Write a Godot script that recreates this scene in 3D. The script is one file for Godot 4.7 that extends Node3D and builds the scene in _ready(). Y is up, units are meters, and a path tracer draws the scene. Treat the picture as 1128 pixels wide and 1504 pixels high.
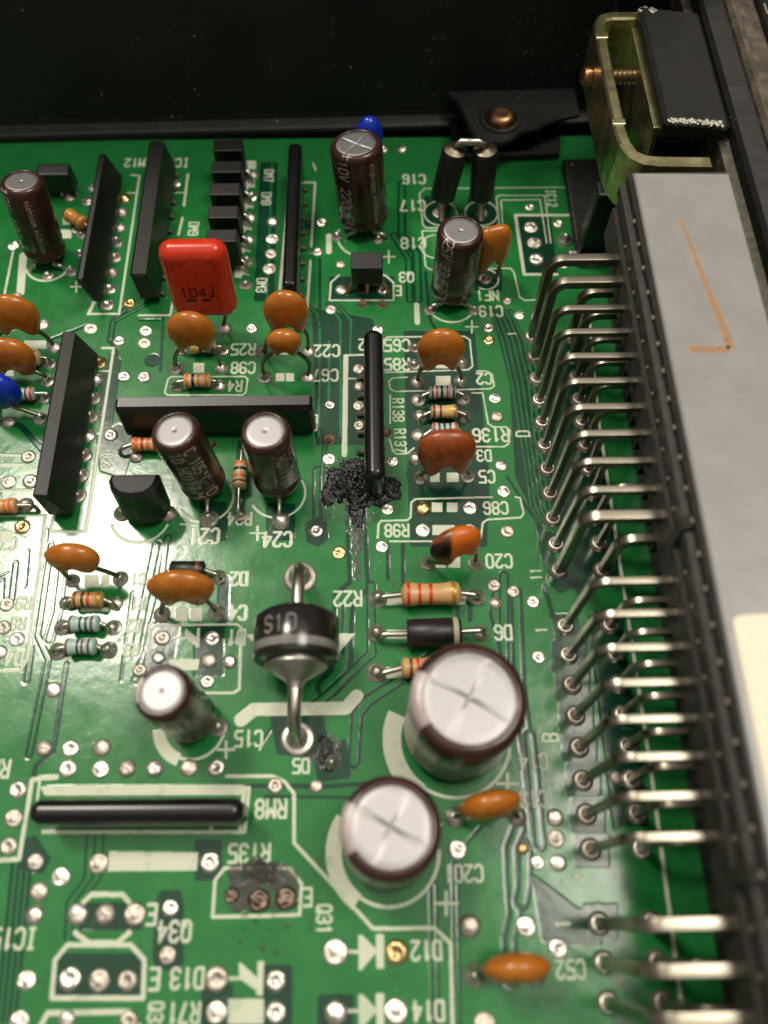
extends Node3D
# All lengths below are millimetres on the board; Shape.mesh() and mm() turn them into metres.
# x runs to the right of the board, y up from its surface, z towards the near edge.

const M := 0.001

class Shape:
	var v := PackedVector3Array()
	var n := PackedVector3Array()
	var t := PackedVector2Array()

	func tri(a: Vector3, b: Vector3, c: Vector3, na: Vector3, nb: Vector3, nc: Vector3, ta := Vector2.ZERO, tb := Vector2.ZERO, tc := Vector2.ZERO) -> void:
		var g := (b - a).cross(c - a)
		if g.length_squared() < 1e-16:
			return
		v.append(a); n.append(na); t.append(ta)
		if g.dot(na + nb + nc) > 0.0:
			v.append(c); n.append(nc); t.append(tc)
			v.append(b); n.append(nb); t.append(tb)
		else:
			v.append(b); n.append(nb); t.append(tb)
			v.append(c); n.append(nc); t.append(tc)

	func flat(a: Vector3, b: Vector3, c: Vector3, d: Vector3, out: Vector3) -> void:
		var g := (b - a).cross(c - a)
		if g.length_squared() < 1e-16:
			g = (c - a).cross(d - a)
		g = g.normalized()
		if g.dot(out) < 0.0:
			g = -g
		tri(a, b, c, g, g, g)
		tri(a, c, d, g, g, g)

	# rounded box: half sizes h, edge radius r
	func rbox(at: Vector3, size: Vector3, r: float, turn := Basis.IDENTITY, arc := 2) -> Shape:
		var h := size * 0.5
		r = minf(r, minf(h.x, minf(h.y, h.z)))
		for axis in 3:
			var u := (axis + 1) % 3
			var w := (axis + 2) % 3
			var pu: Array = [-h[u]]
			var pw: Array = [-h[w]]
			for k in range(1, arc + 1):
				var c := 1.0 - tan(PI / 4.0 * (1.0 - float(k) / arc))
				pu.append(-h[u] + r * c); pw.append(-h[w] + r * c)
			for k in range(arc, -1, -1):
				var c := 1.0 - tan(PI / 4.0 * (1.0 - float(k) / arc)) if k > 0 else 0.0
				pu.append(h[u] - r * c); pw.append(h[w] - r * c)
			for side in [-1.0, 1.0]:
				var grid: Array = []
				for a in pu:
					var row: Array = []
					for b in pw:
						var p := Vector3.ZERO
						p[axis] = side * h[axis]; p[u] = a; p[w] = b
						var inner := Vector3(clampf(p.x, -h.x + r, h.x - r), clampf(p.y, -h.y + r, h.y - r), clampf(p.z, -h.z + r, h.z - r))
						var d := (p - inner).normalized()
						row.append([at + turn * (inner + d * r), turn * d])
					grid.append(row)
				for i in grid.size() - 1:
					for j in grid[i].size() - 1:
						var a = grid[i][j]; var b = grid[i + 1][j]; var c = grid[i + 1][j + 1]; var d = grid[i][j + 1]
						tri(a[0], b[0], c[0], a[1], b[1], c[1])
						tri(a[0], c[0], d[0], a[1], c[1], d[1])
		return self

	# profile of (radius, height) turned round y, then moved by xf; uv: x round (front = 0.5), y down from the top
	func lathe(profile: Array, xf := Transform3D.IDENTITY, seg := 28, crease := 0.75) -> Shape:
		var top := -1e9
		var low := 1e9
		for p in profile:
			top = maxf(top, p.y); low = minf(low, p.y)
		var sn: Array = []
		for i in profile.size() - 1:
			var d: Vector2 = profile[i + 1] - profile[i]
			sn.append(Vector2(d.y, -d.x).normalized())
		for i in sn.size():
			var n0: Vector2 = sn[i]
			var n1: Vector2 = sn[i]
			if i > 0 and sn[i - 1].dot(sn[i]) > crease:
				n0 = (sn[i - 1] + sn[i]).normalized()
			if i < sn.size() - 1 and sn[i + 1].dot(sn[i]) > crease:
				n1 = (sn[i + 1] + sn[i]).normalized()
			var p0: Vector2 = profile[i]
			var p1: Vector2 = profile[i + 1]
			for k in seg:
				var u0 := float(k) / seg
				var u1 := float(k + 1) / seg
				var d0 := Vector3(sin(TAU * (u0 - 0.5)), 0, cos(TAU * (u0 - 0.5)))
				var d1 := Vector3(sin(TAU * (u1 - 0.5)), 0, cos(TAU * (u1 - 0.5)))
				var up := Vector3.UP
				var a := xf * (d0 * p0.x + up * p0.y)
				var b := xf * (d1 * p0.x + up * p0.y)
				var c := xf * (d1 * p1.x + up * p1.y)
				var e := xf * (d0 * p1.x + up * p1.y)
				var na := (xf.basis * (d0 * n0.x + up * n0.y)).normalized()
				var nb := (xf.basis * (d1 * n0.x + up * n0.y)).normalized()
				var nc := (xf.basis * (d1 * n1.x + up * n1.y)).normalized()
				var ne := (xf.basis * (d0 * n1.x + up * n1.y)).normalized()
				var v0 := (top - p0.y) / (top - low + 1e-9)
				var v1 := (top - p1.y) / (top - low + 1e-9)
				tri(a, b, c, na, nb, nc, Vector2(u0, v0), Vector2(u1, v0), Vector2(u1, v1))
				tri(a, c, e, na, nc, ne, Vector2(u0, v0), Vector2(u1, v1), Vector2(u0, v1))
		return self

	# a wire along points; square > 0 gives a four-sided bar with rounded edges
	func tube(path: Array, r: float, seg := 10, square := false, r2 := -1.0) -> Shape:
		var rings: Array = []
		var side := Vector3.ZERO
		for i in path.size():
			var d: Vector3
			if i == 0:
				d = path[1] - path[0]
			elif i == path.size() - 1:
				d = path[i] - path[i - 1]
			else:
				d = (path[i + 1] - path[i]).normalized() + (path[i] - path[i - 1]).normalized()
			d = d.normalized()
			if side == Vector3.ZERO:
				side = d.cross(Vector3.UP if absf(d.y) < 0.9 else Vector3.FORWARD).normalized()
			side = (side - d * side.dot(d)).normalized()
			var other := d.cross(side)
			var rr := r if r2 < 0.0 else lerpf(r, r2, float(i) / (path.size() - 1))
			var ring: Array = []
			var m := 12 if square else seg
			for k in m:
				var a := TAU * (k + 0.5) / m
				var c := cos(a)
				var s := sin(a)
				var nn := (side * c + other * s).normalized()
				var p := Vector2(c, s)
				if square:
					var q := Vector2(signf(c) * pow(absf(c), 0.24), signf(s) * pow(absf(s), 0.24))
					p = q
					nn = (side * signf(c) * pow(absf(c), 2.2) + other * signf(s) * pow(absf(s), 2.2)).normalized()
				ring.append([path[i] + (side * p.x + other * p.y) * rr, nn])
			rings.append([ring, d])
		for i in rings.size() - 1:
			var A: Array = rings[i][0]
			var B: Array = rings[i + 1][0]
			for k in A.size():
				var j := (k + 1) % A.size()
				tri(A[k][0], A[j][0], B[j][0], A[k][1], A[j][1], B[j][1])
				tri(A[k][0], B[j][0], B[k][0], A[k][1], B[j][1], B[k][1])
		for e in [0, rings.size() - 1]:
			var ring: Array = rings[e][0]
			var d: Vector3 = rings[e][1] * (-1.0 if e == 0 else 1.0)
			for k in range(1, ring.size() - 1):
				tri(ring[0][0], ring[k][0], ring[k + 1][0], d, d, d)
		return self

	# a polygon in x/y of xf pushed along its z from z0 to z1, edges chamfered by c
	func prism(poly: PackedVector2Array, z0: float, z1: float, c := 0.0, xf := Transform3D.IDENTITY) -> Shape:
		var inner := poly
		if c > 0.0:
			var g := Geometry2D.offset_polygon(poly, -c, Geometry2D.JOIN_MITER)
			if g.size() == 1 and g[0].size() == poly.size():
				inner = g[0]
				var best := 0
				for k in inner.size():
					if inner[k].distance_to(poly[0]) < inner[best].distance_to(poly[0]):
						best = k
				var turned := PackedVector2Array()
				var step := 1
				if Geometry2D.is_polygon_clockwise(inner) != Geometry2D.is_polygon_clockwise(poly):
					step = -1
				for k in inner.size():
					turned.append(inner[posmod(best + step * k, inner.size())])
				inner = turned
			else:
				c = 0.0
		var mid := Vector2.ZERO
		for p in poly:
			mid += p / poly.size()
		var ccw := -1.0 if Geometry2D.is_polygon_clockwise(poly) else 1.0
		for k in poly.size():
			var j := (k + 1) % poly.size()
			var e := (poly[j] - poly[k]).normalized()
			# Godot calls a polygon clockwise with y down; here y is up, hence the sign
			var o2 := Vector2(e.y, -e.x) * (1.0 if signed_area(poly) > 0.0 else -1.0)
			var o := xf.basis * Vector3(o2.x, o2.y, 0)
			flat(xf * Vector3(poly[k].x, poly[k].y, z0 + c), xf * Vector3(poly[j].x, poly[j].y, z0 + c), xf * Vector3(poly[j].x, poly[j].y, z1 - c), xf * Vector3(poly[k].x, poly[k].y, z1 - c), o)
			if c > 0.0:
				for s in [[z0, c, -1.0], [z1, -c, 1.0]]:
					flat(xf * Vector3(poly[k].x, poly[k].y, s[0] + s[1]), xf * Vector3(poly[j].x, poly[j].y, s[0] + s[1]), xf * Vector3(inner[j].x, inner[j].y, s[0]), xf * Vector3(inner[k].x, inner[k].y, s[0]), o + xf.basis.z * s[2])
		var idx := Geometry2D.triangulate_polygon(inner)
		for s in [[z0, -1.0], [z1, 1.0]]:
			var o = (xf.basis.z * s[1]).normalized()
			for k in range(0, idx.size(), 3):
				var a := inner[idx[k]]; var b := inner[idx[k + 1]]; var d := inner[idx[k + 2]]
				tri(xf * Vector3(a.x, a.y, s[0]), xf * Vector3(b.x, b.y, s[0]), xf * Vector3(d.x, d.y, s[0]), o, o, o, a, b, d)
		return self

	static func signed_area(p: PackedVector2Array) -> float:
		var s := 0.0
		for k in p.size():
			s += p[k].cross(p[(k + 1) % p.size()])
		return s

	# dipped disc: outline w x h in x/y, thickness t along z, two skirts run down the leads at +-lead
	func dipped(w: float, h: float, t_: float, lead: float, skirt: float, xf := Transform3D.IDENTITY, square := 2.0) -> Shape:
		var na := 44
		var nr := 9
		var pt := func(i: int, j: int, side: float) -> Vector3:
			var a := TAU * i / na
			var rho := sin(PI * 0.5 * j / nr)
			var c := cos(a)
			var s := sin(a)
			var x := signf(c) * pow(absf(c), 2.0 / square) * w * 0.5
			var y := signf(s) * pow(absf(s), 2.0 / square) * h * 0.5
			if s < 0.0:
				y -= skirt * (exp(-pow((x - lead) / (w * 0.12), 2.0)) + exp(-pow((x + lead) / (w * 0.12), 2.0))) * -s
				y *= 1.0 - 0.26 * exp(-pow(x / (w * 0.2), 2.0)) * -s
			return xf * Vector3(x * rho, y * rho, side * 0.5 * t_ * pow(maxf(0.0, 1.0 - pow(rho, 2.6)), 0.55))
		for side in [-1.0, 1.0]:
			var grid: Array = []
			for j in nr + 1:
				var row: Array = []
				for i in na:
					row.append(pt.call(i, j, side))
				grid.append(row)
			for j in nr:
				for i in na:
					var k := (i + 1) % na
					var q := [grid[j][i], grid[j][k], grid[j + 1][k], grid[j + 1][i]]
					soft(q[0], q[1], q[2], xf.basis.z * side + (q[0] - xf.origin) * 0.05)
					soft(q[0], q[2], q[3], xf.basis.z * side + (q[0] - xf.origin) * 0.05)
		smooth_all()
		return self

	func soft(a: Vector3, b: Vector3, c: Vector3, out: Vector3) -> void:
		var g := (b - a).cross(c - a)
		if g.length_squared() < 1e-14:
			return
		if g.dot(out) < 0.0:
			tri(a, b, c, -g, -g, -g)
		else:
			tri(a, b, c, g, g, g)

	# averages normals over points in the same place (area weighted)
	func smooth_all(from := 0) -> void:
		var sum := {}
		for i in range(from, v.size()):
			var key := (v[i] * 2000.0).round()
			sum[key] = sum.get(key, Vector3.ZERO) + n[i]
		for i in range(from, v.size()):
			n[i] = sum[(v[i] * 2000.0).round()].normalized()

	func mesh() -> ArrayMesh:
		var a: Array = []
		a.resize(Mesh.ARRAY_MAX)
		var p := PackedVector3Array()
		p.resize(v.size())
		for i in v.size():
			p[i] = v[i] * 0.001
		a[Mesh.ARRAY_VERTEX] = p
		a[Mesh.ARRAY_NORMAL] = n
		a[Mesh.ARRAY_TEX_UV] = t
		var m := ArrayMesh.new()
		m.add_surface_from_arrays(Mesh.PRIMITIVE_TRIANGLES, a)
		return m

var taken := {}
var mats := {}
var rng := RandomNumberGenerator.new()

func numbered(parent: Node, called: String) -> String:
	var key := "%d/%s" % [parent.get_instance_id(), called]
	var k: int = taken.get(key, 0)
	taken[key] = k + 1
	return called if k == 0 else "%s_%03d" % [called, k]

func thing(called: String, label: String, category: String, at: Vector3, turn := 0.0, group := "") -> Node3D:
	var o := Node3D.new()
	o.name = numbered(self, called)
	add_child(o, true)
	o.position = at * M
	o.rotation.y = turn
	o.set_meta("label", label)
	o.set_meta("category", category)
	if group:
		o.set_meta("group", group)
	return o

func part(called: String, shape, mat: Material, parent: Node3D, at := Vector3.ZERO) -> MeshInstance3D:
	var o := MeshInstance3D.new()
	o.name = numbered(parent, called)
	o.mesh = shape.mesh() if shape is Shape else shape
	o.material_override = mat
	parent.add_child(o, true)
	o.position = at * M
	return o

func V(x: float, z: float) -> Vector2:
	return Vector2(x, z)

func paint(called: String, c: Color, rough := 0.5, metal := 0.0, spec := 0.5) -> StandardMaterial3D:
	var m := StandardMaterial3D.new()
	m.resource_name = called
	m.albedo_color = c
	m.roughness = rough
	m.metallic = metal
	m.metallic_specular = spec
	mats[called] = m
	return m

func srgb(r: int, g: int, b: int) -> Color:
	return Color(r / 255.0, g / 255.0, b / 255.0)

func grain(seed_: int, freq: float, octaves := 4, size := 256) -> Image:
	var f := FastNoiseLite.new()
	f.seed = seed_
	f.frequency = freq
	f.fractal_octaves = octaves
	var im := f.get_seamless_image(size, size)
	im.convert(Image.FORMAT_L8)
	return im

# a colour texture between two colours along a noise, with bright specks of dust; repeats every `tile` mm
func mottle(m: StandardMaterial3D, a: Color, b: Color, seed_: int, tile: float, freq := 0.03, specks := 0, speck := Color(0.5, 0.48, 0.42), bump := 0.0, size := 512, only_above := 0.0) -> void:
	var g := grain(seed_, freq, 5, size)
	var im := Image.create(size, size, false, Image.FORMAT_RGB8)
	for y in size:
		for x in size:
			var k := clampf((g.get_pixel(x, y).r - 0.25) * 2.0, 0.0, 1.0)
			im.set_pixel(x, y, a.lerp(b, k))
	var r := RandomNumberGenerator.new()
	r.seed = seed_ + 5
	for k in specks:
		var x := r.randi_range(1, size - 4)
		var y := r.randi_range(1, size - 4)
		if g.get_pixel(x, y).r < only_above:
			continue
		var c := a.lerp(speck, r.randf_range(0.25, 1.0))
		var w := 1 if r.randf() < 0.75 else 2
		im.fill_rect(Rect2i(x, y, w, 1 if r.randf() < 0.7 else 2), c)
	m.albedo_color = Color.WHITE
	m.albedo_texture = ImageTexture.create_from_image(im)
	m.uv1_triplanar = true
	m.uv1_scale = Vector3.ONE * (1000.0 / tile)
	if bump > 0.0:
		var h := grain(seed_ + 9, freq * 3.0, 4, size)
		h.bump_map_to_normal_map(bump)
		m.normal_enabled = true
		m.normal_texture = ImageTexture.create_from_image(h)

# ------------------------------------------------------------ drawing into board-sized masks
const LOW := -60.0
const SPAN := 124.0
const BIG := 4096
const RES := 2048
var ink_mask: Image
var bare_and_shade_mask: Image
var burn_mask: Image
var pen: Image
var pen_scale := 1.0
var pen_at := Vector2.ZERO
var pen_value := Color.WHITE

func poly(points: Array) -> void:
	var q := PackedVector2Array()
	var lo := 1e9
	var hi := -1e9
	for p in points:
		var s: Vector2 = (p - pen_at) * pen_scale
		q.append(s)
		lo = minf(lo, s.y); hi = maxf(hi, s.y)
	for y in range(maxi(0, floori(lo)), mini(pen.get_height() - 1, ceili(hi)) + 1):
		var cy := y + 0.5
		var xs: Array = []
		for k in q.size():
			var a := q[k]
			var b := q[(k + 1) % q.size()]
			if (a.y <= cy) != (b.y <= cy):
				xs.append(a.x + (b.x - a.x) * (cy - a.y) / (b.y - a.y))
		xs.sort()
		for k in range(0, xs.size() - 1, 2):
			var x0 := maxi(0, roundi(xs[k]))
			var x1 := mini(pen.get_width(), roundi(xs[k + 1]))
			if x1 > x0:
				pen.fill_rect(Rect2i(x0, y, x1 - x0, 1), pen_value)

func dot(c: Vector2, r: float) -> void:
	var q: Array = []
	for k in 14:
		q.append(c + Vector2.from_angle(TAU * k / 14.0) * r)
	poly(q)

func stroke(points: Array, w: float) -> void:
	for k in points.size():
		dot(points[k], w * 0.5)
		if k > 0 and points[k] != points[k - 1]:
			var d: Vector2 = (points[k] - points[k - 1]).normalized().orthogonal() * w * 0.5
			poly([points[k - 1] + d, points[k] + d, points[k] - d, points[k - 1] - d])

func ink(points: Array, w: float) -> void:
	pen = ink_mask; pen_value = Color.WHITE
	stroke(points, w)

func fill(points: Array) -> void:
	pen = ink_mask; pen_value = Color.WHITE
	poly(points)

func arc(x: float, z: float, r: float, w: float, a0: float, a1: float) -> void:
	var q: Array = []
	var m := maxi(6, int(absf(a1 - a0) / 9.0))
	for k in m + 1:
		q.append(Vector2(x, z) + Vector2.from_angle(deg_to_rad(lerpf(a0, a1, float(k) / m))) * r)
	ink(q, w)

func bare(points: Array, w: float) -> void:
	pen = bare_and_shade_mask; pen_value = Color.WHITE
	stroke(points, w)

func bare_or_shade_area(points: Array) -> void:
	pen = bare_and_shade_mask; pen_value = Color.WHITE
	poly(points)
	points.append(points[0])
	stroke(points, 0.5)

func trace(points: Array, w: float, gap: float) -> void:
	pen = bare_and_shade_mask; pen_value = Color.WHITE
	stroke(points, w + 2.0 * gap)
	pen_value = Color.BLACK
	stroke(points, w)

const FONT := {
	"0": "1,0 3,0 4,1 4,5 3,6 1,6 0,5 0,1 1,0", "1": "1,5 2,6 2,0", "2": "0,5 1,6 3,6 4,5 4,4 0,0 4,0", "3": "0,5 1,6 3,6 4,5 4,4 3,3 1,3|3,3 4,2 4,1 3,0 1,0 0,1",
	"4": "3,0 3,6 0,2 4,2", "5": "4,6 0,6 0,3 3,3 4,2 4,1 3,0 0,0", "6": "4,5 3,6 1,6 0,5 0,1 1,0 3,0 4,1 4,2 3,3 0,3", "7": "0,6 4,6 1.5,0", "8": "1,3 0,4 0,5 1,6 3,6 4,5 4,4 3,3 1,3 0,2 0,1 1,0 3,0 4,1 4,2 3,3",
	"9": "0,1 1,0 3,0 4,1 4,5 3,6 1,6 0,5 0,4 1,3 4,3", "C": "4,5 3,6 1,6 0,5 0,1 1,0 3,0 4,1", "R": "0,0 0,6 3,6 4,5 4,4 3,3 0,3|2,3 4,0", "D": "0,0 0,6 3,6 4,5 4,1 3,0 0,0",
	"Q": "1,0 3,0 4,1 4,5 3,6 1,6 0,5 0,1 1,0|2.5,1.5 4,0", "I": "1,0 3,0|2,0 2,6|1,6 3,6", "E": "4,0 0,0 0,6 4,6|0,3 3,3", "F": "0,0 0,6 4,6|0,3 3,3", "N": "0,0 0,6 4,0 4,6", "M": "0,0 0,6 2,3 4,6 4,0",
	"B": "0,0 0,6 3,6 4,5 4,4 3,3 0,3|3,3 4,2 4,1 3,0 0,0", "S": "0,1 1,0 3,0 4,1 4,2 3,3 1,3 0,4 0,5 1,6 3,6 4,5", "H": "0,0 0,6|4,0 4,6|0,3 4,3", "J": "0,1 1,0 2,0 3,1 3,6", "V": "0,6 2,0 4,6",
	"n": "0,0 0,4|0,3 1,4 3,4 4,3 4,0", "i": "2,0 2,4|2,5.4 2,5.8", "c": "4,3.4 3,4 1,4 0,3 0,1 1,0 3,0 4,0.6", "h": "0,0 0,6|0,3 1,4 3,4 4,3 4,0", "o": "1,0 3,0 4,1 4,3 3,4 1,4 0,3 0,1 1,0", "v": "0,4 2,0 4,4",
	"u": "0,-1.6 0,4|0,1 1,0 3,0 4,1|4,4 4,0", "(": "3,7 2,5 2,1 3,-1", ")": "1,7 2,5 2,1 1,-1", "*": "1,5 2,6 3,5 2,4 1,5", ".": "2,0 2,0.3", "-": "0,3 4,3", " ": "",
}

func glyphs(text: String, at: Vector2, h: float, right: Vector2, up: Vector2, wide := 0.8) -> Array:
	var lines: Array = []
	var k := h / 6.0
	var x := -(text.length() * 5.9 - 1.9) * 0.5
	for ch in text:
		var data: String = FONT.get(ch, "")
		for run in data.split("|", false):
			var q: Array = []
			for pair in run.split(" ", false):
				var xy := pair.split(",")
				q.append(at + right * (x + xy[0].to_float()) * k * wide + up * (xy[1].to_float() - 3.0) * k)
			lines.append(q)
		x += 5.9
	return lines

func words(text: String, x: float, z: float, h: float, way: String) -> void:
	var right := Vector2(-1, 0)
	var up := Vector2(0, 1)
	if way == "d":
		right = Vector2(0, 1); up = Vector2(1, 0)
	elif way == "r":
		right = Vector2(0, -1); up = Vector2(-1, 0)
	elif way == "n":
		right = Vector2(1, 0); up = Vector2(0, -1)
	h *= 0.86
	for q in glyphs(text, Vector2(x, z), h, right, up, 0.68):
		ink(q, clampf(h * 0.185, 0.15, 0.42))

func coat(bytes: PackedByteArray, side: int) -> Image:
	return Image.create_from_data(side, side, false, Image.FORMAT_L8, bytes)

# green mask over copper, bare laminate gaps, painted shade between the pins, white ink and soot, all as they lie on the board
func board_material() -> StandardMaterial3D:
	for im in [ink_mask, bare_and_shade_mask, burn_mask]:
		im.resize(RES, RES, Image.INTERPOLATE_BILINEAR)
	var soft := bare_and_shade_mask.duplicate()
	soft.resize(RES / 2, RES / 2, Image.INTERPOLATE_BILINEAR)
	soft.resize(RES, RES, Image.INTERPOLATE_CUBIC)
	var peel := FastNoiseLite.new()
	peel.seed = 11
	peel.frequency = 0.035
	peel.fractal_octaves = 3
	var peel_im := peel.get_image(RES, RES)
	peel_im.convert(Image.FORMAT_L8)
	var blotch := FastNoiseLite.new()
	blotch.seed = 4
	blotch.frequency = 0.012
	blotch.fractal_octaves = 6
	var blotch_im := blotch.get_image(RES, RES)
	blotch_im.convert(Image.FORMAT_L8)
	var ink_b := ink_mask.get_data()
	var bare_b := bare_and_shade_mask.get_data()
	var burn_b := burn_mask.get_data()
	var soft_b: PackedByteArray = soft.get_data()
	var peel_b := peel_im.get_data()
	var blot_b := blotch_im.get_data()
	var rgb := PackedByteArray()
	rgb.resize(RES * RES * 3)
	var rough := PackedByteArray()
	rough.resize(RES * RES)
	var height := PackedFloat32Array()
	height.resize(RES * RES)
	var r := RandomNumberGenerator.new()
	r.seed = 77
	for i in RES * RES:
		var bl := blot_b[i] / 255.0
		var k := bare_b[i] / 255.0
		var m := 0.94 + 0.12 * bl
		var cr := lerpf(COPPER_GREEN.r8, BARE_GREEN.r8, k) * m
		var cg := lerpf(COPPER_GREEN.g8, BARE_GREEN.g8, k) * m
		var cb := lerpf(COPPER_GREEN.b8, BARE_GREEN.b8, k) * m
		var q := ink_b[i] / 255.0
		var rg := 32.0 + 22.0 * bl
		if q > 0.0:
			q *= 0.96 if bl > 0.3 else 0.86
			cr = lerpf(cr, INK_WHITE.r8, q); cg = lerpf(cg, INK_WHITE.g8, q); cb = lerpf(cb, INK_WHITE.b8, q)
			rg = lerpf(rg, 135.0, q)
		var s := burn_b[i] / 255.0
		if s > 0.0:
			s = clampf(s * (0.45 + 1.3 * peel_b[i] / 255.0), 0.0, 1.0) * (1.0 - 0.55 * q)
			cr = lerpf(cr, 30.0, s); cg = lerpf(cg, 23.0, s); cb = lerpf(cb, 18.0, s)
			rg = lerpf(rg, 110.0, s)
		rgb[i * 3] = int(cr)
		rgb[i * 3 + 1] = int(cg)
		rgb[i * 3 + 2] = int(cb)
		rough[i] = int(rg)
		height[i] = (1.0 - soft_b[i] / 255.0) * 0.26 + ink_b[i] / 255.0 * 0.14 + peel_b[i] / 255.0 * 0.11 + s * peel_b[i] / 255.0 * 0.6
	for k in 1500: # dust and fibres lying on the mask
		var x := r.randi_range(2, RES - 6)
		var y := r.randi_range(2, RES - 6)
		var c := r.randi_range(70, 150)
		for d in r.randi_range(1, 3):
			var at := ((y + (d if k % 3 == 0 else 0)) * RES + x + d) * 3
			rgb[at] = c; rgb[at + 1] = c + 10; rgb[at + 2] = c - 8
			rough[at / 3] = 200
	var colour := Image.create_from_data(RES, RES, false, Image.FORMAT_RGB8, rgb)
	var bumps := Image.create_from_data(RES, RES, false, Image.FORMAT_RF, height.to_byte_array())
	bumps.bump_map_to_normal_map(1.0)
	var mat := paint("board", Color.WHITE, 1.0)
	mat.albedo_texture = ImageTexture.create_from_image(colour)
	mat.roughness_texture = ImageTexture.create_from_image(coat(rough, RES))
	mat.roughness_texture_channel = BaseMaterial3D.TEXTURE_CHANNEL_RED
	mat.normal_enabled = true
	mat.normal_texture = ImageTexture.create_from_image(bumps)
	mat.texture_repeat = false
	return mat

# printed sleeve: grey lettering on a plain plastic ground; lines are [text, x, y, height, way] in a w x h mm sheet
func printed(called: String, ground: Color, letter: Color, w: float, h: float, lines: Array, rough: float, bars: Array = []) -> StandardMaterial3D:
	var keep := [pen_scale, pen_at]
	var scale := 24.0
	var im := Image.create(int(w * scale), int(h * scale), false, Image.FORMAT_L8)
	pen = im; pen_scale = scale; pen_at = Vector2.ZERO; pen_value = Color.WHITE
	for l in lines:
		var right := Vector2(0, 1)
		var up := Vector2(1, 0)
		if l[4] == "u":
			right = Vector2(-1, 0); up = Vector2(0, 1)
		elif l[4] == "n":
			right = Vector2(1, 0); up = Vector2(0, -1)
		for q in glyphs(l[0], Vector2(l[1], l[2]), l[3], right, up):
			stroke(q, maxf(0.12, l[3] * 0.14))
	for b in bars:
		poly([Vector2(b[0], b[1]), Vector2(b[2], b[1]), Vector2(b[2], b[3]), Vector2(b[0], b[3])])
	im.resize(im.get_width() / 2, im.get_height() / 2, Image.INTERPOLATE_BILINEAR)
	var g := grain(called.hash() % 1000, 0.02, 4, 256)
	var out := Image.create(im.get_width(), im.get_height(), false, Image.FORMAT_RGB8)
	for y in im.get_height():
		for x in im.get_width():
			var k := g.get_pixel(x % 256, y % 256).r
			out.set_pixel(x, y, (ground * (0.85 + 0.3 * k)).lerp(letter, im.get_pixel(x, y).r * (0.55 + 0.45 * k)))
	pen_scale = keep[0]; pen_at = keep[1]
	var m := paint(called, Color.WHITE, rough)
	m.albedo_texture = ImageTexture.create_from_image(out)
	m.texture_repeat = false
	return m

# ------------------------------------------------------------ solder
var pad_meshes := {}
var board: Node3D

func wobbled(profile: Array, seed_: int, amount: float) -> Shape:
	var s := Shape.new().lathe(profile, Transform3D.IDENTITY, 20, -1.0)
	var f := FastNoiseLite.new()
	f.seed = seed_
	f.frequency = 0.9
	for i in s.v.size():
		var p := s.v[i]
		var k := clampf(p.y * 6.0, 0.0, 1.0) * amount
		s.v[i] = Vector3(p.x * (1.0 + amount * 0.5 * f.get_noise_2d(p.x * 0.6 + 7.0, p.z * 0.6)), p.y + k * f.get_noise_2d(p.x, p.z), p.z * (1.0 + amount * 0.5 * f.get_noise_2d(p.x * 0.6, p.z * 0.6 + 3.0)))
	for i in s.n.size():
		s.n[i] = Vector3.ZERO
	for i in range(0, s.v.size(), 3):
		var g := (s.v[i + 2] - s.v[i]).cross(s.v[i + 1] - s.v[i])
		for j in 3:
			s.n[i + j] = g
	s.smooth_all()
	return s

func make_pads() -> void:
	var P := {
		"dome": [[V(1, 0), V(0.98, 0.07), V(0.86, 0.16), V(0.62, 0.22), V(0.42, 0.2), V(0.26, 0.12), V(0.12, 0.09), V(0, 0.09)], [V(1, 0), V(0.98, 0.08), V(0.85, 0.2), V(0.6, 0.3), V(0.3, 0.35), V(0, 0.36)], [V(1, 0), V(0.98, 0.06), V(0.85, 0.12), V(0.7, 0.15), V(0.5, 0.13), V(0.38, 0.16), V(0.2, 0.2), V(0, 0.2)]],
		"cone": [[V(1, 0), V(0.98, 0.08), V(0.84, 0.16), V(0.64, 0.26), V(0.48, 0.46), V(0.36, 0.66), V(0.2, 0.74), V(0, 0.75)], [V(1, 0), V(0.98, 0.1), V(0.84, 0.22), V(0.6, 0.36), V(0.36, 0.5), V(0, 0.56)]],
		"pin": [[V(1, 0), V(0.97, 0.1), V(0.8, 0.34), V(0.62, 0.46), V(0.5, 0.36), V(0.42, 0.3), V(0.3, 0.3), V(0, 0.3)]],
		"big": [[V(1, 0), V(0.98, 0.06), V(0.86, 0.12), V(0.7, 0.14), V(0.56, 0.2), V(0.45, 0.34), V(0.36, 0.5), V(0, 0.52)]],
		"hole": [[V(1, 0), V(0.96, 0.07), V(0.75, 0.08), V(0.6, 0.03), V(0.52, 0.004), V(0, 0.004)]],
		"char": [[V(1, 0), V(0.9, 0.2), V(0.7, 0.3), V(0.5, 0.2), V(0.3, 0.3), V(0, 0.35)]],
	}
	for k in P:
		pad_meshes[k] = []
		for j in 3:
			var a := 0.3 if k == "char" else 0.13 if k in ["dome", "cone"] else 0.06
			pad_meshes[k].append(wobbled(P[k][j % P[k].size()], 40 + j * 7 + k.length(), a).mesh())

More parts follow.
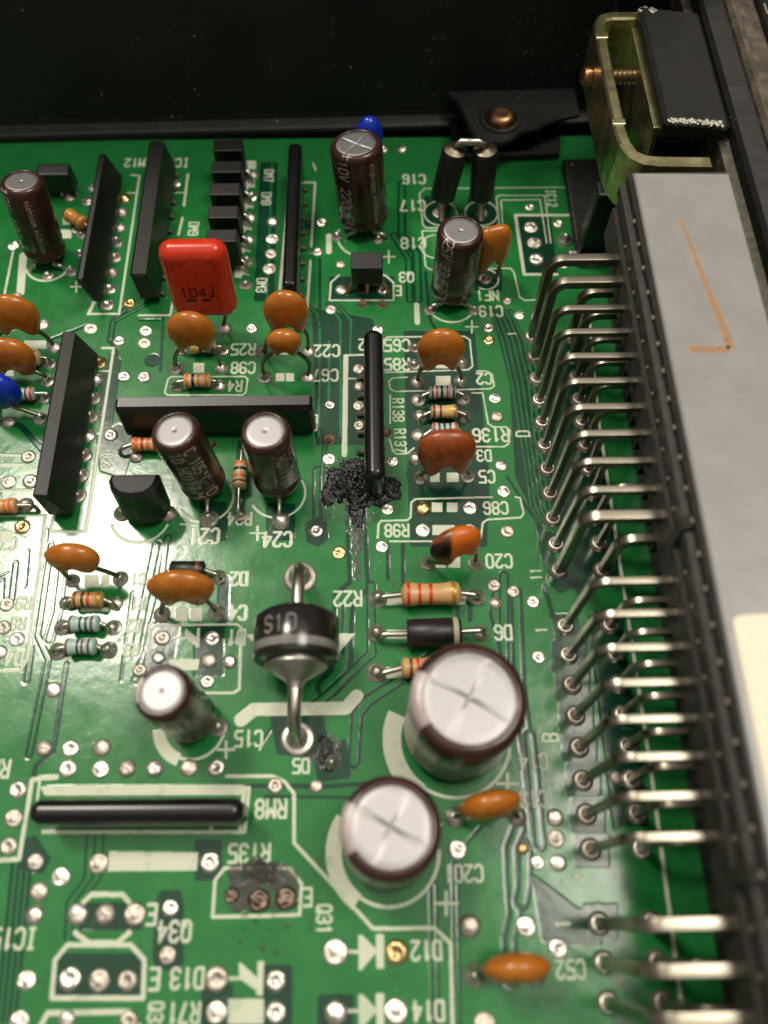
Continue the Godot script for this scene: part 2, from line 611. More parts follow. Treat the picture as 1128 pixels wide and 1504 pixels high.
func pad(x: float, z: float, r: float, kind: String) -> void:
	var list: Array = pad_meshes[kind]
	var m: Material = mats.solder
	var dice := rng.randf()
	if kind == "char":
		m = mats.scorched_solder
	elif kind == "hole":
		m = mats.burnt_solder
	elif dice < 0.07 and kind != "pin":
		m = mats.flux_solder
	elif dice < 0.45:
		m = mats.dull_solder
	var o := part("solder_joint" if kind in ["cone", "pin", "big", "char"] else "solder_pad", list[rng.randi() % list.size()], m, board, Vector3(x, 0.004, z))
	o.rotation.y = rng.randf() * TAU
	r *= 1.1
	o.scale = Vector3(r, r * rng.randf_range(0.95, 1.45), r)

# ------------------------------------------------------------ components
func lean_basis(axis: Vector3) -> Basis:
	var y := axis.normalized()
	var z := (Vector3.BACK - y * y.z).normalized()
	return Basis(y.cross(z), y, z)

func electrolytic(label: String, group: String, base: Vector3, top: Vector3, d: float, sleeve: Material, cross: int, pads: Array, spin := 0.0) -> void:
	var axis := top - base
	var h := axis.length()
	var r := d * 0.5
	var t := thing("electrolytic_capacitor", label, "capacitor", base, 0.0, group)
	var xf := Transform3D(lean_basis(axis) * Basis(Vector3.UP, spin), Vector3.ZERO)
	var y0 := 1.1
	var rim := 0.18 + r * 0.19
	part("sleeve", Shape.new().lathe([V(r - 0.5, y0), V(r - 0.12, y0 + 0.08), V(r, y0 + 0.4), V(r - 0.02, y0 + 1.0), V(r - 0.16, y0 + 1.35), V(r - 0.16, y0 + 1.6), V(r, y0 + 2.0), V(r, h - 0.85), V(r - rim * 0.07, h - 0.5), V(r - rim * 0.27, h - 0.2), V(r - rim * 0.55, h - 0.03), V(r - rim * 0.82, h + 0.02), V(r - rim * 0.97, h - 0.04), V(r - rim, h - 0.16)], xf, 48, 0.6), sleeve, t)
	var disc := Shape.new()
	var rt := r - rim + 0.04
	var grid: Array = []
	var nr := 22
	var na := 72
	for j in nr + 1:
		var row: Array = []
		for i in na:
			var a := TAU * i / na
			var p := Vector2.from_angle(a) * rt * j / nr
			var y := h - 0.1 - 0.06 * smoothstep(0.82, 1.0, float(j) / nr)
			if cross > 0:
				for c in cross:
					var l := absf(p.dot(Vector2.from_angle(PI * c / cross + 0.62)))
					y -= 0.09 * (1.0 - smoothstep(0.03, 0.07 + r * 0.022, l)) * (1.0 - smoothstep(0.88, 0.96, float(j) / nr))
			else:
				y -= 0.08 * exp(-pow(p.length() / 0.16, 2.0))
			row.append(xf * Vector3(p.x, y, p.y))
		grid.append(row)
	for j in nr:
		for i in na:
			var k := (i + 1) % na
			disc.soft(grid[j][i], grid[j + 1][i], grid[j + 1][k], xf.basis.y)
			disc.soft(grid[j][i], grid[j + 1][k], grid[j][k], xf.basis.y)
	disc.smooth_all()
	part("can_top", disc, mats.can, t)
	part("rubber_plug", Shape.new().lathe([V(0, y0 - 0.25), V(r - 0.45, y0 - 0.25), V(r - 0.4, y0 + 0.2)], xf, 32), mats.rubber, t)
	for p in pads:
		var q := Vector3(p.x, 0, p.y) - base
		var s := Vector3(clampf(q.x, -1.2, 1.2), 0, clampf(q.z, -r * 0.6, r * 0.6))
		part("lead", Shape.new().tube([s + Vector3(0, y0, 0), s + Vector3(0, y0 - 0.5, 0), s.lerp(q, 0.6) + Vector3(0, 0.55, 0), q + Vector3(0, 0.4, 0), q], 0.26), mats.tin, t)

func wire(a: Vector3, b: Vector3, kink: float, out: float) -> Array:
	var d := Vector3(b.x - a.x, 0, b.z - a.z)
	var q: Array = [a]
	var side := Vector3(signf(out), 0, 0)
	var steps := 9
	for k in range(1, steps):
		var u := float(k) / steps
		var p := a.lerp(b, u)
		p += side * kink * sin(u * PI) * (1.0 - 0.3 * u)
		q.append(p)
	q.append(b + Vector3(0, 0.2, 0))
	q.append(b + Vector3(0, -0.2, 0))
	return q

func disc_cap(called: String, category: String, label: String, group: String, a: Vector2, b: Vector2, at: Vector3, w: float, h: float, t_: float, mat: Material, lean := 0.0, yaw := 0.0, kink := 0.5, square := 2.0, roll := 0.0) -> Node3D:
	var zm := (a.y + b.y) * 0.5
	var base := Vector3((a.x + b.x) * 0.5, 0, zm)
	var t := thing(called, label, category, base, 0.0, group)
	var c := at - base
	var xf := Transform3D(Basis(Vector3.UP, yaw) * Basis(Vector3.RIGHT, lean) * Basis(Vector3.BACK, roll), c)
	var lead := minf(w * 0.33, 1.9)
	part("body", Shape.new().dipped(w, h, t_, lead, h * 0.26, xf, square), mat, t)
	for s in [[-1.0, a], [1.0, b]]:
		var from := xf * Vector3(s[0] * lead, -h * 0.5, 0)
		var to := Vector3(s[1].x, 0.5, s[1].y) - base
		part("lead", Shape.new().tube(wire(from, to, kink, s[0]), 0.25, 8), mats.wire, t)
	return t

# axial part between two pads; bands are [place along the body 0..1, width mm, material]
func axial(called: String, category: String, label: String, group: String, a: Vector2, b: Vector2, mid: Vector3, length: float, d: float, mat: Material, bands: Array, bone := true) -> void:
	var dir2 := (b - a).normalized()
	var dir := Vector3(dir2.x, 0, dir2.y)
	var base := Vector3(mid.x, 0, mid.z)
	var t := thing(called, label, category, base, 0.0, group)
	var up := Vector3.UP
	var xf := Transform3D(Basis(dir.cross(up) * -1.0, dir, (dir.cross(up) * -1.0).cross(dir)), Vector3(0, mid.y, 0) - dir * length * 0.5)
	var r := d * 0.5
	var prof: Array = []
	if bone:
		for k in 21:
			var u := k / 20.0
			var e := minf(u, 1.0 - u) * length
			var rr := r * (0.86 + 0.14 * exp(-pow((e - length * 0.14) / (length * 0.12), 2.0)))
			if e < length * 0.11:
				rr *= sqrt(maxf(0.0, 1.0 - pow(1.0 - e / (length * 0.11), 2.0))) * 0.82 + 0.18
			prof.append(V(rr, u * length))
		prof.push_front(V(0, 0)); prof.append(V(0, length))
	else:
		prof = [V(0, 0), V(r - 0.12, 0), V(r, 0.12), V(r, length - 0.12), V(r - 0.12, length), V(0, length)]
	var body := part("body", Shape.new().lathe(prof, xf, 28, 0.6), mat, t)
	for k in bands:
		var u0: float = k[0] - k[1] / length * 0.5
		var ring: Array = []
		for j in 5:
			var u = u0 + k[1] / length * j / 4.0
			var e := minf(u, 1.0 - u) * length
			var rr := r
			if bone:
				rr = r * (0.86 + 0.14 * exp(-pow((e - length * 0.14) / (length * 0.12), 2.0)))
			ring.append(V(rr + (0.0 if j in [0, 4] else 0.022), u * length))
		part("band", Shape.new().lathe(ring, xf, 28, 0.5), k[2], body)
	for s in [[-1.0, a], [1.0, b]]:
		var e := Vector3(s[1].x, 0, s[1].y) - base
		var from = Vector3(0, mid.y, 0) + dir * s[0] * (length * 0.5 - 0.05)
		var bend := Vector3(e.x, mid.y, e.z)
		var back = (from - bend).normalized()
		var c := minf(0.7, from.distance_to(bend) * 0.6)
		part("lead", Shape.new().tube([from, bend + back * c, bend + back * c * 0.45 + Vector3(0, -0.1, 0), bend + back * c * 0.1 + Vector3(0, -0.4, 0), e + Vector3(0, 0.3, 0), e], 0.29 if d > 2.0 else 0.24, 8), mats.tin, t)

func print_strokes(lines: Array, w: float, z: float) -> Shape:
	var s := Shape.new()
	for q in lines:
		for k in range(1, q.size()):
			var a: Vector2 = q[k - 1]
			var b: Vector2 = q[k]
			var d := (b - a).normalized() * w * 0.5
			var o := d.orthogonal()
			a -= d; b += d
			s.flat(Vector3(a.x + o.x, a.y + o.y, z), Vector3(b.x + o.x, b.y + o.y, z), Vector3(b.x - o.x, b.y - o.y, z), Vector3(a.x - o.x, a.y - o.y, z), Vector3.BACK)
	return s

func sip(called: String, label: String, category: String, group: String, base: Vector3, body: Shape, mat: Material, pins: Array) -> Node3D:
	var t := thing(called, label, category, base, 0.0, group)
	part("body", body, mat, t)
	for p in pins:
		var top: Vector3 = p[0]
		var foot: Vector3 = p[1]
		part("pin", Shape.new().tube([top, foot.lerp(top, 0.4), foot + Vector3(0, 0.3, 0), foot], 0.24, 8), mats.tin, t)
	return t

# crust of soot: a bumpy patch over an outline made of soft discs [x, z, radius, height]
func crust(label: String, blobs: Array, seed_: int, step: float, mat: Material) -> void:
	var f := FastNoiseLite.new()
	f.seed = seed_
	f.frequency = 1.5
	f.fractal_octaves = 4
	var f2 := FastNoiseLite.new()
	f2.seed = seed_ + 1
	f2.frequency = 0.55
	var lo := Vector2(1e9, 1e9)
	var hi := -lo
	for b in blobs:
		lo = Vector2(minf(lo.x, b[0] - b[2]), minf(lo.y, b[1] - b[2]))
		hi = Vector2(maxf(hi.x, b[0] + b[2]), maxf(hi.y, b[1] + b[2]))
	var nx := int((hi.x - lo.x) / step) + 2
	var nz := int((hi.y - lo.y) / step) + 2
	var high: Array = []
	for j in nz:
		var row := PackedFloat32Array()
		for i in nx:
			var p := lo + Vector2(i, j) * step
			var w := p + Vector2(f2.get_noise_2d(p.x, p.y), f2.get_noise_2d(p.y + 9.0, p.x)) * 0.9
			var y := -0.12
			for b in blobs:
				var k = 1.0 - w.distance_to(V(b[0], b[1])) / b[2]
				if k > 0.0:
					y = maxf(y, b[3] * pow(k, 0.6) + 0.0)
			if y > 0.0:
				y *= 0.7 + 1.3 * absf(f.get_noise_2d(p.x, p.y))
				y += 0.2 * f.get_noise_2d(p.x * 3.0, p.y * 3.0) + 0.12 * f.get_noise_2d(p.x * 7.0, p.y * 7.0)
			row.append(y)
		high.append(row)
	var s := Shape.new()
	for j in nz - 1:
		for i in nx - 1:
			if maxf(maxf(high[j][i], high[j + 1][i]), maxf(high[j][i + 1], high[j + 1][i + 1])) <= 0.0:
				continue
			var q: Array = []
			for c in [[0, 0], [1, 0], [1, 1], [0, 1]]:
				q.append(Vector3(lo.x + (i + c[0]) * step, high[j + c[1]][i + c[0]], lo.y + (j + c[1]) * step))
			s.soft(q[0], q[1], q[2], Vector3.UP)
			s.soft(q[0], q[2], q[3], Vector3.UP)
	s.smooth_all()
	var o := part("burnt_crust", s, mat, board)
	o.set_meta("label", label)

func bent_pin(z: float, x: float, x_end: float, h: float, r: float, lean: float) -> Shape:
	var R := 1.5
	var path: Array = [Vector3(x, -0.4, z), Vector3(x + lean * 0.5, h * 0.5, z), Vector3(x + lean, h - R, z)]
	for k in range(1, 6):
		var a := PI * 0.5 * k / 5.0
		path.append(Vector3(x + lean + R * (1.0 - cos(a)), h - R + R * sin(a), z))
	path.append(Vector3(x_end, h, z))
	return Shape.new().tube(path, r, 8, true)

const COPPER_GREEN := Color(0.115, 0.42, 0.20)
const BARE_GREEN := Color(0.045, 0.222, 0.148)
const INK_WHITE := Color(0.76, 0.765, 0.69)

func _ready() -> void:
	rng.seed = 20
	# ---------------- camera, light, exposure
	var cam := Camera3D.new()
	cam.name = "camera"
	add_child(cam)
	cam.transform = Transform3D(Basis(Vector3(0.99985, 0.003315, 0.016998), Vector3(0.013882, 0.433457, -0.901067), Vector3(-0.010354, 0.901168, 0.433346)), Vector3(0, 83, 45) * M)
	var lens := CameraAttributesPhysical.new()
	lens.frustum_focal_length = 19.752
	lens.frustum_focus_distance = 0.0945
	lens.frustum_near = 0.01
	lens.frustum_far = 50.0
	lens.exposure_aperture = 11.0
	cam.attributes = lens
	cam.fov = 62.56
	cam.near = 0.01
	cam.far = 50.0
	var env := Environment.new()
	env.background_mode = Environment.BG_COLOR
	env.background_color = Color(0.465, 0.45, 0.425)
	env.tonemap_mode = Environment.TONE_MAPPER_LINEAR
	env.tonemap_exposure = 1.1
	env.sdfgi_enabled = true
	env.ssao_enabled = true
	env.ssil_enabled = true
	var we := WorldEnvironment.new()
	we.name = "environment"
	we.environment = env
	add_child(we)
	lamp("ceiling_panel_lamp", Vector3(-0.61, 1.55, -0.62), Vector2(0.33, 0.29), 1.9, Color(1.0, 0.965, 0.90))
	lamp("ceiling_second_lamp", Vector3(0.66, 1.75, -0.12), Vector2(0.56, 0.62), 1.6, Color(1.0, 0.97, 0.915))
	lamp("ceiling_fill_light", Vector3(0.0, 1.9, -0.1), Vector2(2.6, 2.2), 1.2, Color(1.0, 0.965, 0.905))  # unseen area light added as soft fill from overhead
	make_materials()
	make_board()
	make_case()
	make_connector()
	make_capacitors()
	make_axials()
	make_packages()

func lamp(called: String, at: Vector3, size: Vector2, energy: float, c: Color) -> void:
	var l := AreaLight3D.new()
	l.name = called
	l.area_size = size
	l.light_energy = energy
	l.light_color = c
	l.shadow_enabled = true
	add_child(l)
	l.look_at_from_position(at, Vector3(0, 0, 0), Vector3(1, 0, 0.2))

func make_materials() -> void:
	paint("solder", Color(0.82, 0.80, 0.765), 0.4, 1.0)
	paint("dull_solder", Color(0.72, 0.69, 0.65), 0.5, 1.0)
	paint("flux_solder", Color(0.76, 0.66, 0.46), 0.32, 1.0)
	paint("burnt_solder", Color(0.34, 0.27, 0.22), 0.45, 0.9)
	paint("scorched_solder", Color(0.44, 0.38, 0.34), 0.42, 1.0)
	paint("tin", Color(0.74, 0.72, 0.67), 0.3, 1.0)
	paint("wire", Color(0.5, 0.47, 0.40), 0.36, 1.0)
	paint("pin_tin", Color(0.60, 0.575, 0.52), 0.3, 1.0)
	var g := grain(3, 0.05, 4, 256)
	g.bump_map_to_normal_map(1.2)
	var ng := ImageTexture.create_from_image(g)
	for k in ["solder", "dull_solder", "pin_tin"]:
		mats[k].normal_enabled = true
		mats[k].normal_texture = ng
		mats[k].normal_scale = 0.14
		mats[k].uv1_triplanar = true
		mats[k].uv1_scale = Vector3.ONE * (0.8 if k != "pin_tin" else 220.0)
	paint("can", Color(0.575, 0.57, 0.575), 0.46, 1.0)
	mats.can.normal_enabled = true
	mats.can.normal_texture = ng
	mats.can.normal_scale = 0.12
	mats.can.uv1_triplanar = true
	mats.can.uv1_scale = Vector3.ONE * 180.0
	paint("rubber", srgb(40, 36, 34), 0.7)
	var orange := paint("orange_dip", srgb(188, 92, 22), 0.23)
	mottle(orange, srgb(154, 87, 24), srgb(174, 106, 36), 12, 22.0, 0.03, 40, srgb(120, 60, 20))
	var brown := paint("brown_dip", srgb(140, 66, 26), 0.32)
	mottle(brown, srgb(112, 52, 22), srgb(158, 78, 30), 15, 22.0, 0.03, 60, srgb(80, 40, 20))
	var scorched := paint("scorched_dip", srgb(150, 70, 20), 0.35)
	scorched.albedo_color = Color.WHITE
	var sc := Image.create(128, 32, false, Image.FORMAT_RGB8)
	var sn := grain(31, 0.03, 4, 128)
	for y in 32:
		for x in 128:
			var k := smoothstep(38.0, 60.0, x + (sn.get_pixel(x, y).r - 0.5) * 34.0)
			sc.set_pixel(x, y, srgb(22, 14, 12).lerp(srgb(186, 92, 22), k))
	scorched.albedo_texture = ImageTexture.create_from_image(sc)
	scorched.uv1_triplanar = true
	scorched.uv1_scale = Vector3.ONE * (1000.0 / 7.0)
	scorched.uv1_offset = Vector3(0.5, 0.5, 0.5)
	paint("red_dip", srgb(176, 30, 16), 0.2)
	mottle(mats.red_dip, srgb(186, 44, 20), srgb(200, 56, 27), 18, 12.0, 0.02, 30, srgb(90, 20, 10))
	paint("blue_dip", srgb(12, 46, 160), 0.22)
	paint("epoxy", srgb(22, 20, 20), 0.38)
	mottle(mats.epoxy, srgb(17, 16, 15), srgb(25, 23, 22), 21, 30.0, 0.05, 260, srgb(96, 92, 84), 0.0)
	paint("gloss_epoxy", srgb(15, 14, 14), 0.24)
	paint("mark_black", srgb(40, 12, 8), 0.6)
	paint("mark_grey", srgb(176, 172, 165), 0.5)
	# resistor paints
	paint("tan_body", srgb(186, 146, 96), 0.34)
	paint("blue_body", srgb(150, 178, 170), 0.32)
	paint("pale_body", srgb(186, 160, 120), 0.34)
	paint("band_red", srgb(186, 40, 24), 0.4)
	paint("band_orange", srgb(200, 96, 40), 0.4)
	paint("band_brown", srgb(96, 46, 28), 0.4)
	paint("band_black", srgb(24, 22, 22), 0.4)
	paint("band_yellow", srgb(206, 164, 40), 0.4)
	paint("band_gold", srgb(170, 128, 56), 0.35, 0.4)
	paint("diode_body", srgb(26, 25, 25), 0.42)
	mottle(mats.diode_body, srgb(15, 14, 14), srgb(27, 25, 23), 25, 26.0, 0.04, 160, srgb(110, 100, 80))
	paint("amber_glass", srgb(176, 120, 52), 0.2)
	paint("nickel", Color(0.74, 0.72, 0.69), 0.42, 1.0)
	paint("soot", srgb(10, 9, 10), 0.36)
	# case and connector
	paint("case_black", srgb(20, 19, 18), 0.5)
	mottle(mats.case_black, srgb(13, 12, 11), srgb(20, 19, 17), 41, 90.0, 0.012, 2600, srgb(190, 185, 170), 0.5, 768, 0.58)
	paint("case_dusty", srgb(70, 64, 54), 0.75)
	mottle(mats.case_dusty, srgb(56, 50, 42), srgb(90, 81, 69), 43, 30.0, 0.02, 1200, srgb(150, 140, 122), 2.2)
	paint("worn_metal", Color(0.74, 0.73, 0.70), 0.42, 0.9)
	paint("copper_screw", Color(0.66, 0.50, 0.37), 0.36, 1.0)
	paint("steel_screw", Color(0.66, 0.58, 0.48), 0.33, 1.0)
	paint("zinc", Color(0.62, 0.585, 0.40), 0.3, 1.0)
	mottle(mats.zinc, Color(0.72, 0.69, 0.50), Color(0.88, 0.86, 0.68), 47, 26.0, 0.02, 160, Color(0.9, 0.88, 0.76), 0.22)
	paint("housing", srgb(62, 58, 52), 0.6)
	mottle(mats.housing, srgb(35, 33, 30), srgb(52, 48, 43), 51, 34.0, 0.03, 300, srgb(140, 132, 116), 1.0)
	paint("cover_grey", srgb(150, 148, 146), 0.36)
	mottle(mats.cover_grey, srgb(132, 131, 130), srgb(138, 137, 136), 53, 50.0, 0.02, 70, srgb(84, 84, 84), 0.2)
	paint("crayon", srgb(196, 138, 84), 0.8)
	mottle(mats.crayon, srgb(150, 132, 115), srgb(190, 132, 80), 57, 24.0, 0.08)
	paint("block_black", srgb(24, 23, 22), 0.42)
	mottle(mats.block_black, srgb(21, 20, 19), srgb(27, 26, 24), 63, 40.0, 0.02, 60, srgb(90, 88, 84), 0.2)
	paint("residue", srgb(38, 24, 17), 0.5)
	mottle(mats.residue, srgb(16, 12, 10), srgb(44, 28, 19), 65, 9.0, 0.05)
	paint("moulded", srgb(19, 18, 18), 0.34)
	paint("case_olive", srgb(62, 58, 44), 0.6)
	mottle(mats.case_olive, srgb(44, 41, 31), srgb(84, 78, 60), 67, 24.0, 0.03, 300, srgb(140, 134, 112))
	paint("mould_mark", srgb(120, 114, 102), 0.6)
	paint("worn_band", srgb(150, 145, 120), 0.6)
	paint("sticker", srgb(222, 213, 190), 0.6)
	paint("laminate_edge", srgb(66, 92, 60), 0.7)

func make_board() -> void:
	for k in 3:
		var im := Image.create(BIG, BIG, false, Image.FORMAT_L8)
		if k == 0: ink_mask = im
		elif k == 1: bare_and_shade_mask = im
		else: burn_mask = im
	pen_scale = BIG / SPAN
	pen_at = V(LOW, LOW)
	copper_gaps()
	silkscreen()
	scorches()
	board = thing("circuit_board", "green circuit board with white legends and a charred burn in the middle", "circuit board", Vector3.ZERO)
	var s := Shape.new()
	var x0 := -59.8; var x1 := 33.0; var z0 := -52.6; var z1 := 62.0
	var uv := func(x: float, z: float) -> Vector2: return V((x - LOW) / SPAN, (z - LOW) / SPAN)
	var c := [Vector3(x0, 0, z0), Vector3(x1, 0, z0), Vector3(x1, 0, z1), Vector3(x0, 0, z1)]
	var t: Array = []
	for p in c:
		t.append(uv.call(p.x, p.z))
	s.tri(c[0], c[1], c[2], Vector3.UP, Vector3.UP, Vector3.UP, t[0], t[1], t[2])
	s.tri(c[0], c[2], c[3], Vector3.UP, Vector3.UP, Vector3.UP, t[0], t[2], t[3])
	part("printed_face", s, board_material(), board)
	part("laminate", Shape.new().rbox(Vector3((x0 + x1) / 2, -0.81, (z0 + z1) / 2), Vector3(x1 - x0, 1.6, z1 - z0), 0.02, Basis.IDENTITY, 1), mats.laminate_edge, board)
	make_pads()
	solder_points()
	crust("black blistered crust burnt round the end of the upright resistor network", [[-2.0, 2.0, 2.5, 1.0], [-4.7, 2.4, 1.2, 0.4], [-3.9, 0.9, 1.4, 0.5], [1.2, 1.9, 1.5, 0.7], [1.8, 2.6, 1.1, 0.3], [0.3, 3.4, 1.4, 0.35], [-2.0, 4.2, 1.5, 0.4], [-2.1, 5.5, 0.95, 0.22], [-2.0, 6.7, 0.6, 0.12], [-2.6, -0.8, 1.0, 0.2], [-5.2, 3.6, 0.8, 0.2], [-0.4, 0.8, 1.5, 0.5], [-1.2, -0.9, 0.6, 0.2]], 5, 0.1, mats.soot)
	crust("small blackened trace beside the big diode", [[-5.1, 30.6, 0.9, 0.22], [-4.6, 31.6, 0.8, 0.26], [-5.3, 29.6, 0.6, 0.15]], 6, 0.09, mats.soot)
	crust("dark burnt smear inside the empty transistor outline at Q31", [[-10.9, 40.9, 1.2, 0.1], [-10.0, 41.0, 1.0, 0.08], [-11.9, 41.0, 0.7, 0.06]], 7, 0.08, mats.residue)

func scorches() -> void:
	pen = burn_mask
	pen_value = Color(1, 1, 1) * 0.74
	poly([V(-13.6, 41.4), V(-12.6, 40.6), V(-9.0, 40.5), V(-7.9, 41.7), V(-7.9, 43.9), V(-9.0, 44.1), V(-11.6, 44.1), V(-13.4, 44.0)])
	for k in 46:
		pen_value = Color(1, 1, 1) * (0.95 if k % 3 else 0.45)
		dot(V(-10.6 + 2.7 * sin(k * 2.4), 42.4 + 1.5 * sin(k * 5.1)), 0.25 + 0.35 * absf(sin(k * 1.3)))
	pen_value = Color(1, 1, 1) * 0.75
	stroke([V(-2.0, 6.0), V(-2.05, 9.4)], 0.85)
	pen_value = Color(1, 1, 1) * 0.5
	stroke([V(-2.05, 9.4), V(-1.95, 12.8)], 0.5)
	pen_value = Color.WHITE
	for k in [[-2.0, 2.0, 2.5], [-4.6, 2.4, 1.1], [-3.8, 0.9, 1.3], [1.2, 1.9, 1.4], [0.3, 3.4, 1.3], [-2.0, 4.4, 1.4], [-2.0, 5.8, 0.9], [-2.0, 7.2, 0.55], [-2.0, 9.0, 0.4], [-2.0, 11.0, 0.3]]:
		dot(V(k[0], k[1]), k[2])
	var f := RandomNumberGenerator.new()
	f.seed = 9
	for k in [[-2.0, 2.2, 4.4, 420], [-2.0, 2.2, 3.4, 200], [-2.0, 6.6, 1.2, 60], [-2.0, 8.0, 0.75, 46], [-2.05, 9.6, 0.55, 40], [-2.0, 11.0, 0.45, 26], [-2.0, 12.6, 0.4, 12], [-10.6, 42.6, 2.6, 70], [-8.4, 43.0, 1.6, 30], [-5.0, 30.6, 1.7, 110]]:
		for j in k[3]:
			pen_value = Color(1, 1, 1) * f.randf_range(0.35, 1.0)
			dot(V(k[0], k[1]) + Vector2.from_angle(f.randf() * TAU) * k[2] * sqrt(f.randf()) * V(1, 1), f.randf_range(0.04, 0.2))
	for k in 340: # brown halo of heat round the burn
		pen_value = Color(1, 1, 1) * f.randf_range(0.08, 0.3)
		dot(V(-1.9, 2.2) + Vector2.from_angle(f.randf() * TAU) * f.randf_range(2.4, 4.6), f.randf_range(0.1, 0.4))
	for k in 60: # brown flux round some joints
		var c := V(f.randf_range(-45, 18), f.randf_range(-45, 50))
		for j in 16:
			pen_value = Color(1, 1, 1) * f.randf_range(0.05, 0.22)
			dot(c + Vector2.from_angle(f.randf() * TAU) * f.randf_range(0.3, 1.3), f.randf_range(0.05, 0.25))
	for k in [[-1.0, -25.3, 0.9], [-0.7, -23.9, 0.7], [-10.6, 45.6, 2.6], [1.6, 2.8, 1.2]]:
		for j in 22:
			pen_value = Color(1, 1, 1) * f.randf_range(0.12, 0.4)
			dot(V(k[0], k[1]) + Vector2.from_angle(f.randf() * TAU) * k[2] * sqrt(f.randf()), f.randf_range(0.08, 0.3))

func make_case() -> void:
	# black painted case: far wall with a stepped foot, floor below the board
	var far := thing("case_end_wall", "black painted metal wall of the case behind the board, speckled with dust", "case wall", Vector3(0, 0, -54))
	far.rotation.y = 0.024
	var yz := PackedVector2Array([V(0.6, -6), V(0.6, 0.7), V(0.45, 1.05), V(0.15, 1.25), V(-0.5, 1.4), V(-0.8, 1.7), V(-1.0, 2.6), V(-4.2, 45), V(-9, 45), V(-9, -6)])
	var side := Transform3D(Basis(Vector3.BACK, Vector3.UP, Vector3.LEFT), Vector3.ZERO)
	part("wall_panel", Shape.new().prism(yz, -40.0, 78.0, 0.0, side), mats.case_black, far)
	var tab := PackedVector2Array([V(10.0, -56), V(11.6, -53.5), V(12.4, -50.6), V(12.8, -48.4), V(13.6, -46.8), V(15.0, -45.8), V(17.0, -45.5), V(18.6, -46.2), V(20.0, -47.4), V(22.0, -47.9), V(23.6, -48.9), V(25.0, -49.6), V(28, -50.4), V(28, -56)])
	var flatx := Transform3D(Basis(Vector3.RIGHT, Vector3.BACK, Vector3.DOWN), Vector3(0, 0, 54))
	part("mounting_tab", Shape.new().prism(tab, -5.0, -4.0, 0.25, flatx), mats.case_black, far)
	part("dark_fill_slab", Shape.new().prism(PackedVector2Array([V(10.5, -56), V(11.8, -48.6), V(13.0, -47.2), V(25.6, -47.4), V(26.5, -56)]), -1.4, -0.02, 0.3, flatx), mats.case_black, far)  # low black slab added to fill the dark area under the tab
	part("tab_boss", Shape.new().lathe([V(2.9, 4.9), V(2.7, 5.25), V(2.2, 5.3), V(2.0, 5.0)], Transform3D(Basis.IDENTITY, Vector3(17.2, 0, 4.4)), 32), mats.case_black, far)
	var sc := thing("case_screw", "domed copper coloured screw on the black tab", "screw", Vector3(17.3, 5.0, -49.6))
	part("head", Shape.new().lathe([V(1.85, 0), V(1.85, 0.5), V(1.74, 0.95), V(1.4, 1.3), V(1.0, 1.42), V(0.55, 1.38), V(0, 1.36)], Transform3D.IDENTITY, 32), mats.copper_screw, sc)
	var fl := part("case_floor", Shape.new().rbox(Vector3(5, -8.5, 0), Vector3(170, 3, 150), 0.5), mats.case_black, self)
	fl.set_meta("kind", "structure")
	fl.set_meta("label", "black floor of the case under the board")
	# right wall of the case
	var wall := thing("case_side_wall", "scuffed black case wall with a dusty brown ledge along the right edge", "case wall", Vector3(37.6, 0, 0))
	var along := Transform3D(Basis.IDENTITY, Vector3.ZERO)
	part("inner_face", Shape.new().prism(PackedVector2Array([V(0, -6), V(0, 18.4), V(0.9, 18.8), V(0.9, -6)]), -70, 70, 0.0, along), mats.case_olive, wall)
	part("inner_rim", Shape.new().prism(PackedVector2Array([V(0.95, -6), V(0.95, 20.2), V(1.3, 20.7), V(3.2, 21.2), V(3.2, -6)]), -70, 70, 0.0, along), mats.case_black, wall)
	part("raised_rim", Shape.new().prism(PackedVector2Array([V(3.25, -6), V(3.25, 21.6), V(3.6, 22.1), V(4.1, 22.1), V(4.4, 21.7), V(4.4, -6)]), -70, 70, 0.0, along), mats.case_dusty, wall)
	part("dusty_ledge", Shape.new().prism(PackedVector2Array([V(4.45, -6), V(4.45, 20.9), V(7.2, 20.6), V(7.2, -6)]), -70, 70, 0.0, along), mats.case_dusty, wall)
	part("outer_rim", Shape.new().prism(PackedVector2Array([V(7.25, -6), V(7.25, 21.4), V(7.8, 22.0), V(16, 22.4), V(16, -6)]), -70, 70, 0.0, along), mats.case_black, wall)
	var chips := Shape.new()
	var f := RandomNumberGenerator.new()
	f.seed = 61
	for k in 26:
		var z := f.randf_range(-60, -22)
		chips.rbox(Vector3(7.55 + f.randf_range(-0.15, 0.25), 21.74, z), Vector3(f.randf_range(0.15, 0.6), 0.12, f.randf_range(0.3, 2.2)), 0.05, Basis(Vector3.BACK, 0.8), 1)
	var cm := part("bare_metal_chips", chips, mats.worn_metal, wall)
	cm.set_meta("kind", "stuff")
	# black block by the bracket
	var blk := thing("metal_block", "black painted metal block with worn white edges beside the gold bracket", "metal block", Vector3(34.5, 10, -39.5))
	part("block_body", Shape.new().prism(PackedVector2Array([V(-3.4, 8.8), V(3.9, 8.4), V(3.9, 9.9), V(3.5, 10.2), V(-3.0, 11.0), V(-3.4, 10.6)]), -9.5, 9.6, 0.35), mats.block_black, blk)
	part("underside", Shape.new().rbox(Vector3(0.2, -1, -1.0), Vector3(5.4, 18.0, 15.0), 0.3), mats.case_black, blk)
	var worn := Shape.new()
